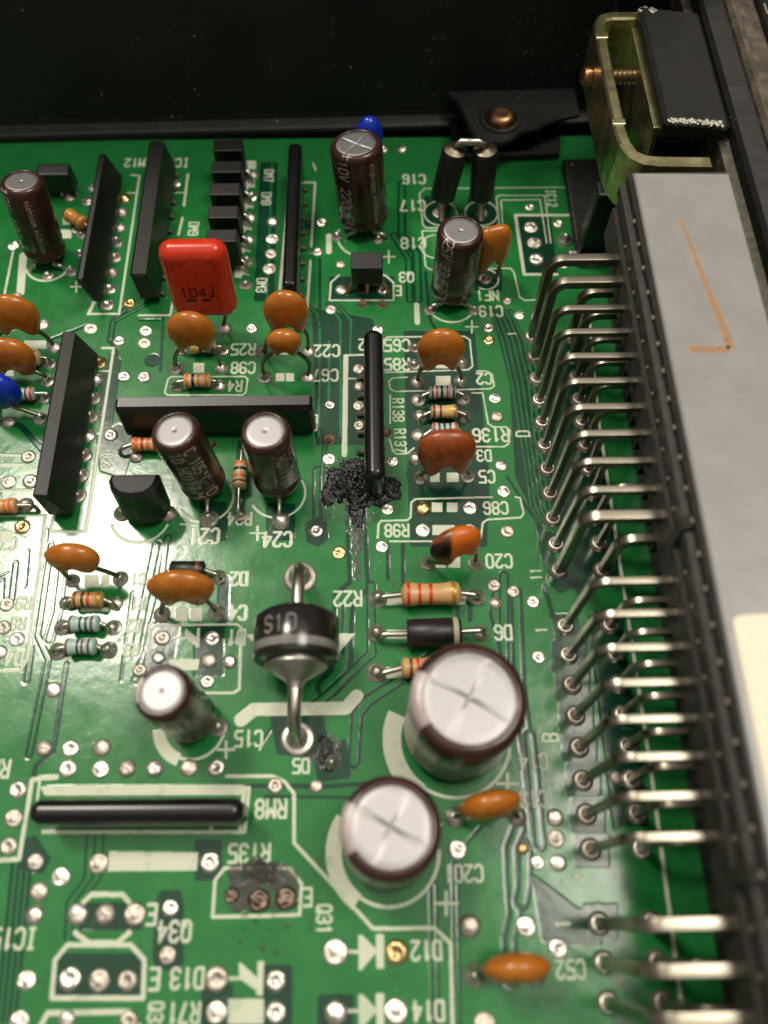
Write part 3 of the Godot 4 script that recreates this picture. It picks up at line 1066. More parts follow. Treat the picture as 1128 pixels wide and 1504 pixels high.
	for k in 34:
		var x := -2.9 + 5.7 * k / 33.0
		worn.rbox(Vector3(x, 10.85 - 0.07 * (x + 3.0) + f.randf_range(-0.05, 0.03), 9.36 + f.randf_range(-0.12, 0.06)), Vector3(0.34, f.randf_range(0.2, 0.6), f.randf_range(0.3, 1.1) * (0.6 + 0.5 * absf(sin(k * 0.7)))), 0.1, Basis(Vector3.UP, f.randf()), 1)
	for k in 12:
		worn.rbox(Vector3(-3.2 + f.randf_range(0.0, 0.9) * (k / 11.0) * 2.6, 10.72, -9.2 + f.randf_range(0, 0.5)), Vector3(f.randf_range(0.3, 0.9), 0.4, f.randf_range(0.2, 0.6)), 0.1, Basis(Vector3.UP, f.randf()), 1)
	part("worn_edge", worn, mats.worn_metal, blk).set_meta("label", "white edge where the black paint has worn off")
	# gold bracket: a bent sheet standing on edge
	var br := thing("zinc_bracket", "yellow zinc plated sheet metal bracket bent round the end of the connector", "bracket", Vector3(26.5, 0, -38))
	var mid: Array = [V(31.4, -48.9), V(28.2, -48.9), V(27.1, -48.5), V(26.6, -47.4), V(26.55, -44.5), V(26.5, -38.0), V(26.6, -33.0), V(26.65, -30.0), V(26.9, -28.0), V(27.5, -26.5), V(28.6, -25.7), V(30.2, -25.45), V(35.5, -25.3)]
	var outer := PackedVector2Array()
	var inner: Array = []
	for k in mid.size():
		var d: Vector2 = (mid[mini(k + 1, mid.size() - 1)] - mid[maxi(k - 1, 0)]).normalized().orthogonal() * 0.66
		outer.append(mid[k] + d - V(26.5, -38))
		inner.push_front(mid[k] - d - V(26.5, -38))
	for p in inner:
		outer.append(p)
	var flat2 := Transform3D(Basis(Vector3.RIGHT, Vector3.BACK, Vector3.DOWN), Vector3.ZERO)
	part("bent_sheet", Shape.new().prism(outer, -20.0, -13.2, 0.22, flat2), mats.zinc, br)
	for z in [-45.2, -31.2]:
		part("bend_crimp", Shape.new().rbox(Vector3(0.1, 19.87, z + 38.0), Vector3(1.5, 0.4, 0.9), 0.15), mats.zinc, br)
	part("inner_flange", Shape.new().rbox(Vector3(5.0, 13.0, -2.2), Vector3(0.7, 12.0, 17.5), 0.15, Basis(Vector3.BACK, 0.08)), mats.zinc, br)
	var screw := thing("bracket_screw", "threaded screw lying through the gold bracket", "screw", Vector3(24.6, 16.6, -42.8))
	var tx := Transform3D(Basis(Vector3.FORWARD, Vector3.RIGHT, Vector3.DOWN), Vector3.ZERO)
	part("head", Shape.new().lathe([V(0, 0), V(0.7, 0.05), V(1.05, 0.35), V(1.1, 0.8), V(1.0, 1.2)], tx, 24), mats.copper_screw, screw)
	var th: Array = [V(0.7, 1.2)]
	for k in 11:
		th.append(V(0.95, 1.4 + k * 0.55)); th.append(V(0.72, 1.68 + k * 0.55))
	part("thread", Shape.new().lathe(th, tx, 24, 2.0), mats.steel_screw, screw)
	var clip := thing("black_clip", "dark plastic clip with a bright metal strip inside the gold bracket", "clip", Vector3(29.4, 8, -35.5))
	part("body", Shape.new().rbox(Vector3(0, 1.5, 0), Vector3(2.0, 7, 7.4), 0.4), mats.epoxy, clip)
	part("spring", Shape.new().rbox(Vector3(-0.2, 5.05, 0.2), Vector3(0.4, 0.5, 5.4), 0.15), mats.nickel, clip)
	var post := thing("black_post", "black plastic post standing between the gold bracket and the first pins", "post", Vector3(27.9, 0, -31.4))
	part("body", Shape.new().rbox(Vector3(0, 5.6, 0), Vector3(3.2, 10.2, 2.4), 0.4, Basis(Vector3.BACK, -0.03)), mats.epoxy, post)
	var foot := thing("corner_plate", "dull dark metal plate at the corner of the board below the gold bracket", "metal plate", Vector3(29.5, 0, -37))
	part("plate", Shape.new().rbox(Vector3(0.2, 0.6, -1), Vector3(7.4, 1.2, 18), 0.4), mats.case_black, foot)
	part("solder_tail", Shape.new().rbox(Vector3(-3.0, 0.5, 6.4), Vector3(3.0, 0.9, 1.2), 0.35), mats.solder, foot)

func make_connector() -> void:
	var t := thing("pin_header_connector", "long dark pin connector with a grey cover and two rows of bent pins", "connector", Vector3(27, 0, 0))
	var xy := PackedVector2Array([V(2.2, 0.3), V(2.2, 9.9), V(-0.7, 10.6), V(-0.7, 14.6), V(-0.35, 14.9), V(-0.35, 16.4), V(-0.75, 16.7), V(-0.75, 17.9), V(-0.2, 18.2), V(-0.2, 19.2), V(0.1, 19.5), V(10, 19.5), V(10, 0.3)])
	part("housing", Shape.new().prism(xy, -24.2, 62, 0.0), mats.housing, t)
	var cover := PackedVector2Array([V(0.05, -23.6), V(9.9, -23.4), V(9.9, 62), V(0.05, 62)])
	part("cover_plate", Shape.new().prism(cover, -20.1, -19.55, 0.16, Transform3D(Basis(Vector3.RIGHT, Vector3.BACK, Vector3.DOWN), Vector3.ZERO)), mats.cover_grey, t)
	# orange crayon tick drawn on the cover
	var tick := Shape.new()
	var f := RandomNumberGenerator.new()
	f.seed = 71
	var path: Array = [Vector2(30.83, -17.14), Vector2(31.3, -13.59), Vector2(31.64, -10.33), Vector2(32.08, -7.02), Vector2(32.46, -4.29), Vector2(32.7, -2.27), Vector2(32.65, -1.35), Vector2(31.74, -1.21), Vector2(30.39, -1.3), Vector2(28.89, -1.33)]
	for k in range(1, path.size()):
		var a: Vector2 = path[k - 1] - V(27, 0)
		var b: Vector2 = path[k] - V(27, 0)
		var n := int(a.distance_to(b) / 0.25) + 1
		for j in n:
			var p := a.lerp(b, float(j) / n)
			var q := a.lerp(b, (j + 1.0) / n)
			var w := (0.13 + 0.27 * minf(1.0, k / 4.0)) * f.randf_range(0.6, 1.15)
			var o := (q - p).normalized().orthogonal() * w
			var e := (q - p) * 0.12
			p -= e; q += e
			tick.flat(Vector3(p.x + o.x, 20.115, p.y + o.y), Vector3(q.x + o.x, 20.115, q.y + o.y), Vector3(q.x - o.x, 20.115, q.y - o.y), Vector3(p.x - o.x, 20.115, p.y - o.y), Vector3.UP)
	part("crayon_tick", tick, mats.crayon, t).set_meta("label", "orange crayon tick on the grey cover")
	var st := PackedVector2Array([V(0.75, 25.0), V(0.85, 24.5), V(1.25, 24.2), V(9.8, 23.8), V(9.8, 61), V(0.7, 61)])
	part("sticker", Shape.new().prism(st, -20.2, -20.12, 0.0, Transform3D(Basis(Vector3.RIGHT, Vector3.BACK, Vector3.DOWN), Vector3.ZERO)), mats.sticker, t).set_meta("label", "cream paper sticker on the near end of the cover")
	var dots := Shape.new()
	for k in 26:
		var z := -18.2 + 3.048 * k
		if k == 11 or k == 20:
			part("keying_wedge", Shape.new().prism(PackedVector2Array([V(-0.95, 14.9), V(-0.3, 14.9), V(-0.3, 18.9), V(-0.95, 18.2)]), z - 0.6, z + 0.6, 0.1), mats.housing, t)
		dots.rbox(Vector3(-0.3, 18.75, z), Vector3(0.3, 0.35, 0.5), 0.1, Basis.IDENTITY, 1)
		dots.rbox(Vector3(-0.45, 15.6, z + 0.4), Vector3(0.25, 0.3, 0.4), 0.1, Basis.IDENTITY, 1)
		part("rib", Shape.new().rbox(Vector3(1.9, 6.0, z + 1.52), Vector3(1.1, 7.0, 1.3), 0.12, Basis.IDENTITY, 1), mats.housing, t)
		if k in [11, 20] or k > 23:
			continue
		var big := k in [0, 1, 10] or k > 20
		var h := 13.3 if big else 12.65
		var r := 0.52 if big else 0.36
		part("pin", bent_pin(z, -7.7 + f.randf_range(-0.05, 0.05), -0.5, h, r, f.randf_range(-0.15, 0.25)), mats.pin_tin, t)
		part("pin", bent_pin(z + f.randf_range(-0.08, 0.08), -3.05, 2.4, 7.4 if not big else 8.0, r * 0.96, f.randf_range(-0.2, 0.1)), mats.pin_tin, t)
	var dm := part("mould_mark", dots, mats.mould_mark, t)
	dm.set_meta("kind", "stuff")

func make_capacitors() -> void:
	var dark := srgb(54, 30, 28)
	var grey := srgb(196, 186, 184)
	var w5 := PI * 5.0
	var nich := "nichicon"
	var s_tl := printed("sleeve_100", dark, grey, w5, 11.0, [["10V 100uF", w5 * 0.37, 4.6, 1.35, "d"], [nich, w5 * 0.55, 3.2, 0.62, "d"], [nich, w5 * 0.55, 7.6, 0.62, "d"]], 0.24)
	var w6 := PI * 6.3
	var s_18 := printed("sleeve_220", dark, grey, w6, 11.5, [["uF10V 220uF10V", w6 * 0.41, 5.6, 1.3, "d"], [nich, w6 * 0.60, 3.4, 0.68, "d"], [nich, w6 * 0.60, 8.2, 0.68, "d"]], 0.24)
	var s_19 := printed("sleeve_33", dark, grey, w5, 11.0, [["25V 33uF25V", w5 * 0.38, 5.2, 1.25, "d"], [nich, w5 * 0.57, 3.6, 0.64, "d"], [nich, w5 * 0.57, 8.0, 0.64, "d"]], 0.24)
	var s_21 := printed("sleeve_105", dark, grey, w5, 11.0, [["C 105*C 10", w5 * 0.6, 5.6, 1.2, "d"], ["10 H0117(M)", w5 * 0.50, 6.0, 1.2, "d"]], 0.24)
	var s_24 := printed("sleeve_24", dark, grey, w5, 11.0, [["H0117(M)", w5 * 0.6, 5.8, 1.2, "d"], ["105*C 10V", w5 * 0.7, 5.6, 1.2, "d"]], 0.24)
	var plain := printed("sleeve_plain", dark, grey, 20.0, 11.0, [], 0.24, [[3.0, 0, 6.4, 11]])
	var sg := grain(91, 0.02, 3, 256)
	sg.bump_map_to_normal_map(2.0)
	var sgt := ImageTexture.create_from_image(sg)
	for m in [s_tl, s_18, s_19, s_21, s_24, plain]:
		m.normal_enabled = true
		m.normal_texture = sgt
		m.normal_scale = 0.35
	var small := "brown electrolytic capacitors, five millimetre"
	electrolytic("slim brown electrolytic capacitor printed 10V 100uF leaning near the top left corner", small, Vector3(-41.1, 0.3, -31.2), Vector3(-40.7, 11.2, -33.0), 5.08, s_tl, 0, [V(-43, -29.4), V(-38.9, -29.6)])
	electrolytic("brown electrolytic capacitor printed 10V 220uF standing in front of the blue bead", small, Vector3(-0.9, 0.3, -36.4), Vector3(-1.7, 12.0, -37.7), 6.3, s_18, 2, [V(-3.2, -34.4), V(2.0, -34.2)])
	electrolytic("brown electrolytic capacitor beside the two black ferrite tubes, an orange part behind its shoulder", small, Vector3(9.8, 0.3, -24.4), Vector3(10.1, 11.3, -24.6), 5.3, s_19, 0, [V(6.9, -22.6), V(12.2, -22.6)], 0.1)
	electrolytic("brown electrolytic capacitor printed 105 C leaning over legend C21 beside the black transistor", small, Vector3(-18.5, 0.5, 2.0), Vector3(-19.8, 11.4, 1.2), 5.0, s_21, 0, [V(-18.2, 5.6), V(-20.4, 0.2)])
	electrolytic("brown electrolytic capacitor over legend C24 between C21 and the burn", small, Vector3(-10.6, 0.5, 1.8), Vector3(-10.8, 11.4, 1.4), 5.07, s_24, 0, [V(-10.4, 5.8), V(-10.6, 0.2)])
	electrolytic("brown electrolytic capacitor over legend C15, alone below the disc capacitor C4", small, Vector3(-17.9, 0.4, 27.4), Vector3(-18.6, 11.2, 27.2), 5.03, plain, 0, [V(-16.3, 27.9), V(-20.0, 26.4)])
	electrolytic("largest of the brown electrolytic capacitors, below the black diode D6, at legend C14", "wide electrolytic capacitors", Vector3(7.4, 0.2, 28.8), Vector3(7.7, 12.6, 28.5), 10.0, plain, 2, [V(5.0, 29), V(9.8, 29)], 0.1)
	electrolytic("wide brown electrolytic capacitor by legend C201, silver top scored with a cross", "wide electrolytic capacitors", Vector3(0.8, 0.2, 38.9), Vector3(0.9, 11.6, 38.5), 8.26, plain, 2, [V(-1.0, 39), V(2.6, 39)], 0.1)
	var g := "orange ceramic disc capacitors"
	var o: Material = mats.orange_dip
	disc_cap("disc_capacitor", "capacitor", "orange disc capacitor at the left edge, above the other orange disc", g, V(-45.1, -18.6), V(-38.4, -17.6), Vector3(-41.2, 5.7, -18.0), 6.0, 5.6, 2.6, o, -0.1, 0.0, 0.3)
	disc_cap("disc_capacitor", "capacitor", "orange disc capacitor at the left edge just above the blue one", g, V(-44.4, -13.6), V(-38.2, -12.6), Vector3(-41.4, 4.3, -13.2), 6.0, 5.2, 2.6, o, -0.1, 0.0, 0.3)
	disc_cap("disc_capacitor", "capacitor", "orange disc capacitor directly in front of the red film capacitor", g, V(-23.4, -14.2), V(-18.1, -14.2), Vector3(-20.3, 6.9, -14.4), 5.4, 5.4, 2.6, o, -0.12, 0.0, 0.35)
	disc_cap("disc_capacitor", "capacitor", "orange disc capacitor at the near end of the thin black network, above legend C22", g, V(-12.9, -16.2), V(-7.8, -16.5), Vector3(-9.7, 7.6, -16.4), 5.1, 5.8, 2.6, o, -0.12, 0.05, 0.35)
	disc_cap("disc_capacitor", "capacitor", "smallest orange disc capacitor, on two long curved legs beside legend C67", g, V(-12.8, -12.8), V(-7.7, -12.8), Vector3(-9.9, 6.8, -12.8), 3.9, 3.4, 2.2, o, -0.1, 0.0, 0.9)
	disc_cap("disc_capacitor", "capacitor", "orange disc capacitor on thin legs to the right of legends C65 and R85", g, V(5.2, -11.8), V(10.3, -11.9), Vector3(7.6, 6.4, -11.9), 5.4, 5.6, 2.7, o, -0.15, 0.0, 0.3)
	disc_cap("disc_capacitor", "capacitor", "browned disc capacitor over legend C5, right of the burn", g, V(5.1, 0.9), V(10.4, 0.8), Vector3(7.6, 6.0, 0.9), 6.2, 5.6, 2.8, mats.brown_dip, -0.25, 0.06, 0.2, 2.4)
	disc_cap("disc_capacitor", "capacitor", "disc capacitor with a scorched black left end, above resistor R22", g, V(5.5, 11.2), V(10.5, 11.3), Vector3(8.0, 5.4, 11.3), 5.5, 3.9, 2.3, mats.scorched_dip, -0.4, 0.28, 0.1, 2.0, 0.16)
	disc_cap("disc_capacitor", "capacitor", "flat orange disc capacitor above the three small resistors on the left", g, V(-31.9, 12.6), V(-26.9, 12.4), Vector3(-30.2, 5.4, 12.2), 5.5, 3.7, 2.3, o, -0.2, -0.05, 0.15)
	disc_cap("disc_capacitor", "capacitor", "broad orange disc capacitor over legend C4, hiding a small dark diode", g, V(-22.1, 16.5), V(-16.5, 16.4), Vector3(-18.9, 6.4, 15.9), 6.6, 4.7, 2.4, o, -0.2, 0.0, 0.15)
	disc_cap("disc_capacitor", "capacitor", "orange disc capacitor at legend C13, close to the right of the C201 capacitor", g, V(7.0, 36.7), V(12.8, 36.8), Vector3(9.7, 5.6, 36.3), 5.5, 4.8, 2.3, o, -0.1, 0.16, 0.1)
	disc_cap("disc_capacitor", "capacitor", "orange disc capacitor nearest the bottom edge, by legend C52", g, V(8.0, 49.6), V(13.3, 49.7), Vector3(11.0, 5.4, 48.9), 5.6, 4.6, 2.3, o, -0.1, 0.02, 0.1)
	disc_cap("three_leg_filter", "filter", "orange dipped filter tucked behind the capacitor next to the ferrite tubes", "", V(12.4, -27.4), V(15.6, -27.2), Vector3(14.6, 5.4, -27.6), 4.4, 6.4, 2.6, o, 0.0, 0.3, 0.0, 3.4)
	disc_cap("blue_capacitor", "capacitor", "blue dipped capacitor at the left edge, hanging over the board on bent legs", "", V(-43.4, -9.6), V(-38.0, -7.4), Vector3(-41.6, 4.8, -8.4), 5.4, 4.8, 2.6, mats.blue_dip, -0.1, -0.15, 0.2, 2.0, -0.5)
	disc_cap("blue_bead_capacitor", "capacitor", "small blue bead capacitor peeping out behind the tall brown capacitor", "", V(-1.4, -42.2), V(1.2, -42.2), Vector3(-0.1, 9.7, -41.4), 3.4, 5.6, 2.8, mats.blue_dip, 0.0, 0.2)
	var red := disc_cap("film_capacitor", "capacitor", "glossy red box film capacitor printed 104J", "", V(-22.9, -20.0), V(-18.1, -20.1), Vector3(-19.5, 8.8, -20.2), 6.0, 6.0, 2.0, mats.red_dip)
	var rb: MeshInstance3D = red.get_node("body")
	rb.mesh = Shape.new().rbox(Vector3(1.0, 8.6, -0.3), Vector3(7.5, 10.2, 3.0), 1.48, Basis(Vector3.RIGHT, -0.12), 6).mesh()
	var lines := glyphs("104J", V(0.2, 0), 1.3, V(1, 0), V(0, 1))
	for k in 4:
		lines.append([V(-1.65 + 1.2 * k, 1.35), V(-1.6 + 1.2 * k, 1.36)])
	var mk := part("marking", print_strokes(lines, 0.16, 0.0), mats.mark_black, red, Vector3(0.65, 8.1, 1.30))
	mk.rotation.x = -0.12
	var bars := part("marking", print_strokes([[V(-0.45, 0), V(0.35, 0)], [V(1.25, 0), V(2.0, 0)]], 0.32, 0.0), mats.mark_black, red, Vector3(0, 6.95, 1.44))
	bars.rotation.x = -0.12

func make_axials() -> void:
	var red: Material = mats.band_red
	var org: Material = mats.band_orange
	var brn: Material = mats.band_brown
	var blk: Material = mats.band_black
	var yel: Material = mats.band_yellow
	var gold: Material = mats.band_gold
	var tan_: Material = mats.tan_body
	var blu: Material = mats.blue_body
	var r := "small banded resistors"
	axial("resistor", "resistor", "larger tan resistor with three red bands at legend R22", "", V(0.2, 15.5), V(10.6, 15.4), Vector3(5.6, 1.5, 15.2), 6.3, 2.5, tan_, [[0.13, 0.36, red], [0.31, 0.34, red], [0.49, 0.36, red], [0.86, 0.5, gold]])
	axial("resistor", "resistor", "tan resistor mostly hidden under the largest capacitor", r, V(0.1, 23.4), V(7.6, 23.2), Vector3(4.0, 1.3, 22.8), 3.4, 2.1, tan_, [[0.3, 0.3, brn], [0.5, 0.3, red]])
	axial("resistor", "resistor", "small tan resistor in the white outline labelled R4", r, V(-23.4, -11.4), V(-18.2, -11.5), Vector3(-20.5, 1.1, -11.7), 3.3, 1.75, mats.pale_body, [[0.16, 0.3, org], [0.37, 0.34, blk], [0.57, 0.3, org], [0.85, 0.34, org]])
	axial("resistor", "resistor", "small resistor with a yellow band peeping below the disc by legend R25", r, V(-23.0, -16.6), V(-17.8, -16.6), Vector3(-20.2, 1.1, -16.5), 3.2, 1.6, mats.pale_body, [[0.2, 0.4, yel], [0.42, 0.3, blk], [0.6, 0.3, brn], [0.84, 0.34, blk]])
	axial("resistor", "resistor", "pale blue resistor with red and black bands, topmost of the group by the R138 legend", r, V(5.3, -9.0), V(10.7, -9.1), Vector3(8.0, 1.1, -9.7), 3.2, 1.7, blu, [[0.12, 0.26, brn], [0.28, 0.26, red], [0.46, 0.3, blk], [0.66, 0.26, red], [0.88, 0.28, brn]])
	axial("resistor", "resistor", "tan resistor with a yellow end, middle of the group by the R138 legend", r, V(5.4, -6.4), V(10.8, -6.4), Vector3(8.0, 1.1, -7.0), 3.2, 1.7, mats.pale_body, [[0.14, 0.3, brn], [0.38, 0.28, brn], [0.64, 0.4, yel], [0.88, 0.34, gold]])
	axial("resistor", "resistor", "blue grey resistor half under the browned disc capacitor", r, V(5.3, -3.6), V(10.7, -3.6), Vector3(8.0, 1.1, -4.6), 3.2, 1.7, blu, [[0.12, 0.26, red], [0.3, 0.26, brn], [0.48, 0.26, blk], [0.68, 0.26, brn], [0.88, 0.26, red]])
	axial("resistor", "resistor", "tan resistor with brown, black and red bands at legend R1", r, V(-32.0, 15.5), V(-26.9, 15.6), Vector3(-29.6, 1.1, 15.1), 3.4, 1.75, tan_, [[0.16, 0.26, brn], [0.38, 0.28, blk], [0.56, 0.28, red], [0.86, 0.4, gold]])
	axial("resistor", "resistor", "pale blue resistor at legend R2, middle of the left trio", r, V(-32.3, 18.0), V(-27.2, 18.0), Vector3(-29.6, 1.1, 17.7), 3.3, 1.75, blu, [[0.12, 0.24, brn], [0.42, 0.24, blk], [0.6, 0.24, blk], [0.78, 0.28, brn]])
	axial("resistor", "resistor", "pale blue resistor at legend R3, lowest of the left trio", r, V(-32.6, 20.4), V(-27.5, 20.4), Vector3(-29.6, 1.1, 20.1), 3.3, 1.75, blu, [[0.12, 0.24, brn], [0.44, 0.24, blk], [0.58, 0.24, brn], [0.78, 0.28, brn]])
	axial("resistor", "resistor", "orange banded resistor between the long black network and the transistor", r, V(-28.6, -2.6), V(-21.6, -2.6), Vector3(-25.6, 1.1, -3.2), 3.3, 1.7, mats.pale_body, [[0.2, 0.6, org], [0.42, 0.36, red], [0.62, 0.4, org], [0.84, 0.3, red]])
	axial("resistor", "resistor", "resistor standing lengthways behind the C24 capacitor by legend R24", r, V(-14.8, 5.4), V(-14.8, -2.8), Vector3(-14.8, 1.2, 0.9), 3.4, 1.7, mats.pale_body, [[0.2, 0.3, brn], [0.4, 0.34, org], [0.66, 0.34, blk], [0.86, 0.3, org]])
	axial("resistor", "resistor", "orange banded resistor at the left edge, above legend C7", r, V(-44.2, 4.6), V(-36.9, 4.2), Vector3(-40.2, 1.1, 4.3), 3.3, 1.75, tan_, [[0.62, 0.3, org], [0.8, 0.4, org]])
	axial("resistor", "resistor", "blue grey resistor end showing under the blue capacitor", r, V(-43.2, -9.9), V(-37.4, -10.2), Vector3(-40.6, 1.1, -10.1), 3.2, 1.7, blu, [[0.5, 0.3, org], [0.7, 0.26, brn], [0.88, 0.26, red]])
	axial("resistor", "resistor", "tan resistor end showing between the two orange discs at the left edge", r, V(-43.0, -15.0), V(-38.3, -15.1), Vector3(-40.8, 1.2, -15.1), 3.3, 1.9, mats.pale_body, [[0.6, 0.4, red], [0.84, 0.3, gold]])
	axial("amber_diode", "diode", "small amber glass diode lying tilted beside the slim capacitor at top left", "", V(-40.0, -38.2), V(-36.4, -35.6), Vector3(-38.0, 1.4, -36.7), 3.2, 1.8, mats.amber_glass, [[0.7, 0.2, brn]])
	axial("rectifier_diode", "diode", "black cylindrical diode with a pale end band at legend D6", "", V(0.1, 19.5), V(10.9, 19.2), Vector3(5.7, 1.7, 19.4), 5.4, 2.9, mats.diode_body, [[0.9, 0.5, mats.worn_band]], false)
	axial("small_diode", "diode", "small dark diode behind the broad orange disc at legend D2", "", V(-22.2, 12.6), V(-16.3, 12.7), Vector3(-19.6, 1.3, 12.1), 3.5, 1.9, mats.diode_body, [[0.82, 0.4, brn]], false)
	# big button diode between two wide solder rings
	var t := thing("power_diode", "large black button diode with a metal cone base between two solder rings at D5", "diode", Vector3(-7.7, 0, 20.8))
	var xf := Transform3D(Basis(Vector3.LEFT, Vector3.BACK, Vector3.UP), Vector3(0, 5.0, -2.9))
	var w := TAU * 4.1
	var m := printed("diode_print", srgb(30, 27, 26), srgb(140, 136, 133), w, 5.6, [["S1D", w * 0.55, 2.75, 1.5, "u"]], 0.2, [[w * 0.22, 0.7, w * 0.80, 1.55]])
	part("body", Shape.new().lathe([V(0, -0.3), V(1.4, -0.25), V(2.6, 0.1), V(3.8, 0.75), V(4.1, 1.2), V(4.1, 4.7), V(3.95, 5.1), V(3.5, 5.3), V(0, 5.3)], xf, 44), m, t)
	part("cone_base", Shape.new().lathe([V(2.9, 5.25), V(2.95, 5.7), V(2.7, 5.95), V(1.9, 6.5), V(1.1, 6.95), V(0.8, 7.3), V(0.66, 7.8)], xf, 36), mats.nickel, t)
	part("lead", Shape.new().tube([Vector3(0, 5, 4.9), Vector3(-0.05, 4.9, 6.4), Vector3(-0.1, 4.3, 7.5), Vector3(-0.1, 3.2, 8.2), Vector3(-0.1, 1.8, 8.5), Vector3(-0.1, 0, 8.6)], 0.66, 14), mats.tin, t)
	part("lead", Shape.new().tube([Vector3(0, 5, -3.0), Vector3(0, 5, -5.0), Vector3(0, 4.6, -6.6), Vector3(-0.1, 3.6, -7.7), Vector3(-0.2, 1.8, -8.1), Vector3(-0.2, 0, -8.2)], 0.66, 14), mats.tin, t)
	# ferrite tubes on one wire staple
	var fb := thing("ferrite_bead_pair", "pair of black ferrite tubes joined on top by a bright wire staple", "ferrite bead", Vector3(12.2, 0, -39.6))
	for x in [[-2.9, -1.8], [2.2, 1.9]]:
		var a := Vector3(x[0], 2.0, 0.3)
		var b := Vector3(x[1], 9.2, 0.0)
		var fx := Transform3D(lean_basis(b - a), a)
		var l := a.distance_to(b)
		part("tube", Shape.new().lathe([V(0, 0), V(1.35, 0), V(1.6, 0.25), V(1.6, l - 0.2), V(1.45, l), V(0.4, l)], fx, 32), mats.diode_body, fb)
		part("solder_cap", Shape.new().lathe([V(1.36, l + 0.005), V(1.3, l + 0.03), V(0.9, l + 0.1), V(0.5, l + 0.3), V(0, l + 0.4)], fx, 28), mats.wire, fb)
	part("staple", Shape.new().tube([Vector3(-3.0, 0, 2.6), Vector3(-2.95, 1.4, 1.0), Vector3(-2.6, 4.0, 0.2), Vector3(-1.8, 9.2, 0), Vector3(-1.7, 9.9, 0), Vector3(-1.1, 10.35, 0), Vector3(0.9, 10.35, 0), Vector3(1.7, 10.0, 0), Vector3(1.9, 9.2, 0), Vector3(2.15, 4.0, 0.2), Vector3(2.2, 1.4, 1.0), Vector3(2.2, 0, 2.6)], 0.46, 12), mats.tin, fb)

func pins_row(x0: float, y: float, x1: float, z: float, n: int, pitch: float) -> Array:
	var q: Array = []
	for k in n:
		q.append([Vector3(x0, y, z + pitch * k), Vector3(x1, 0.05, z + pitch * k)])
	return q

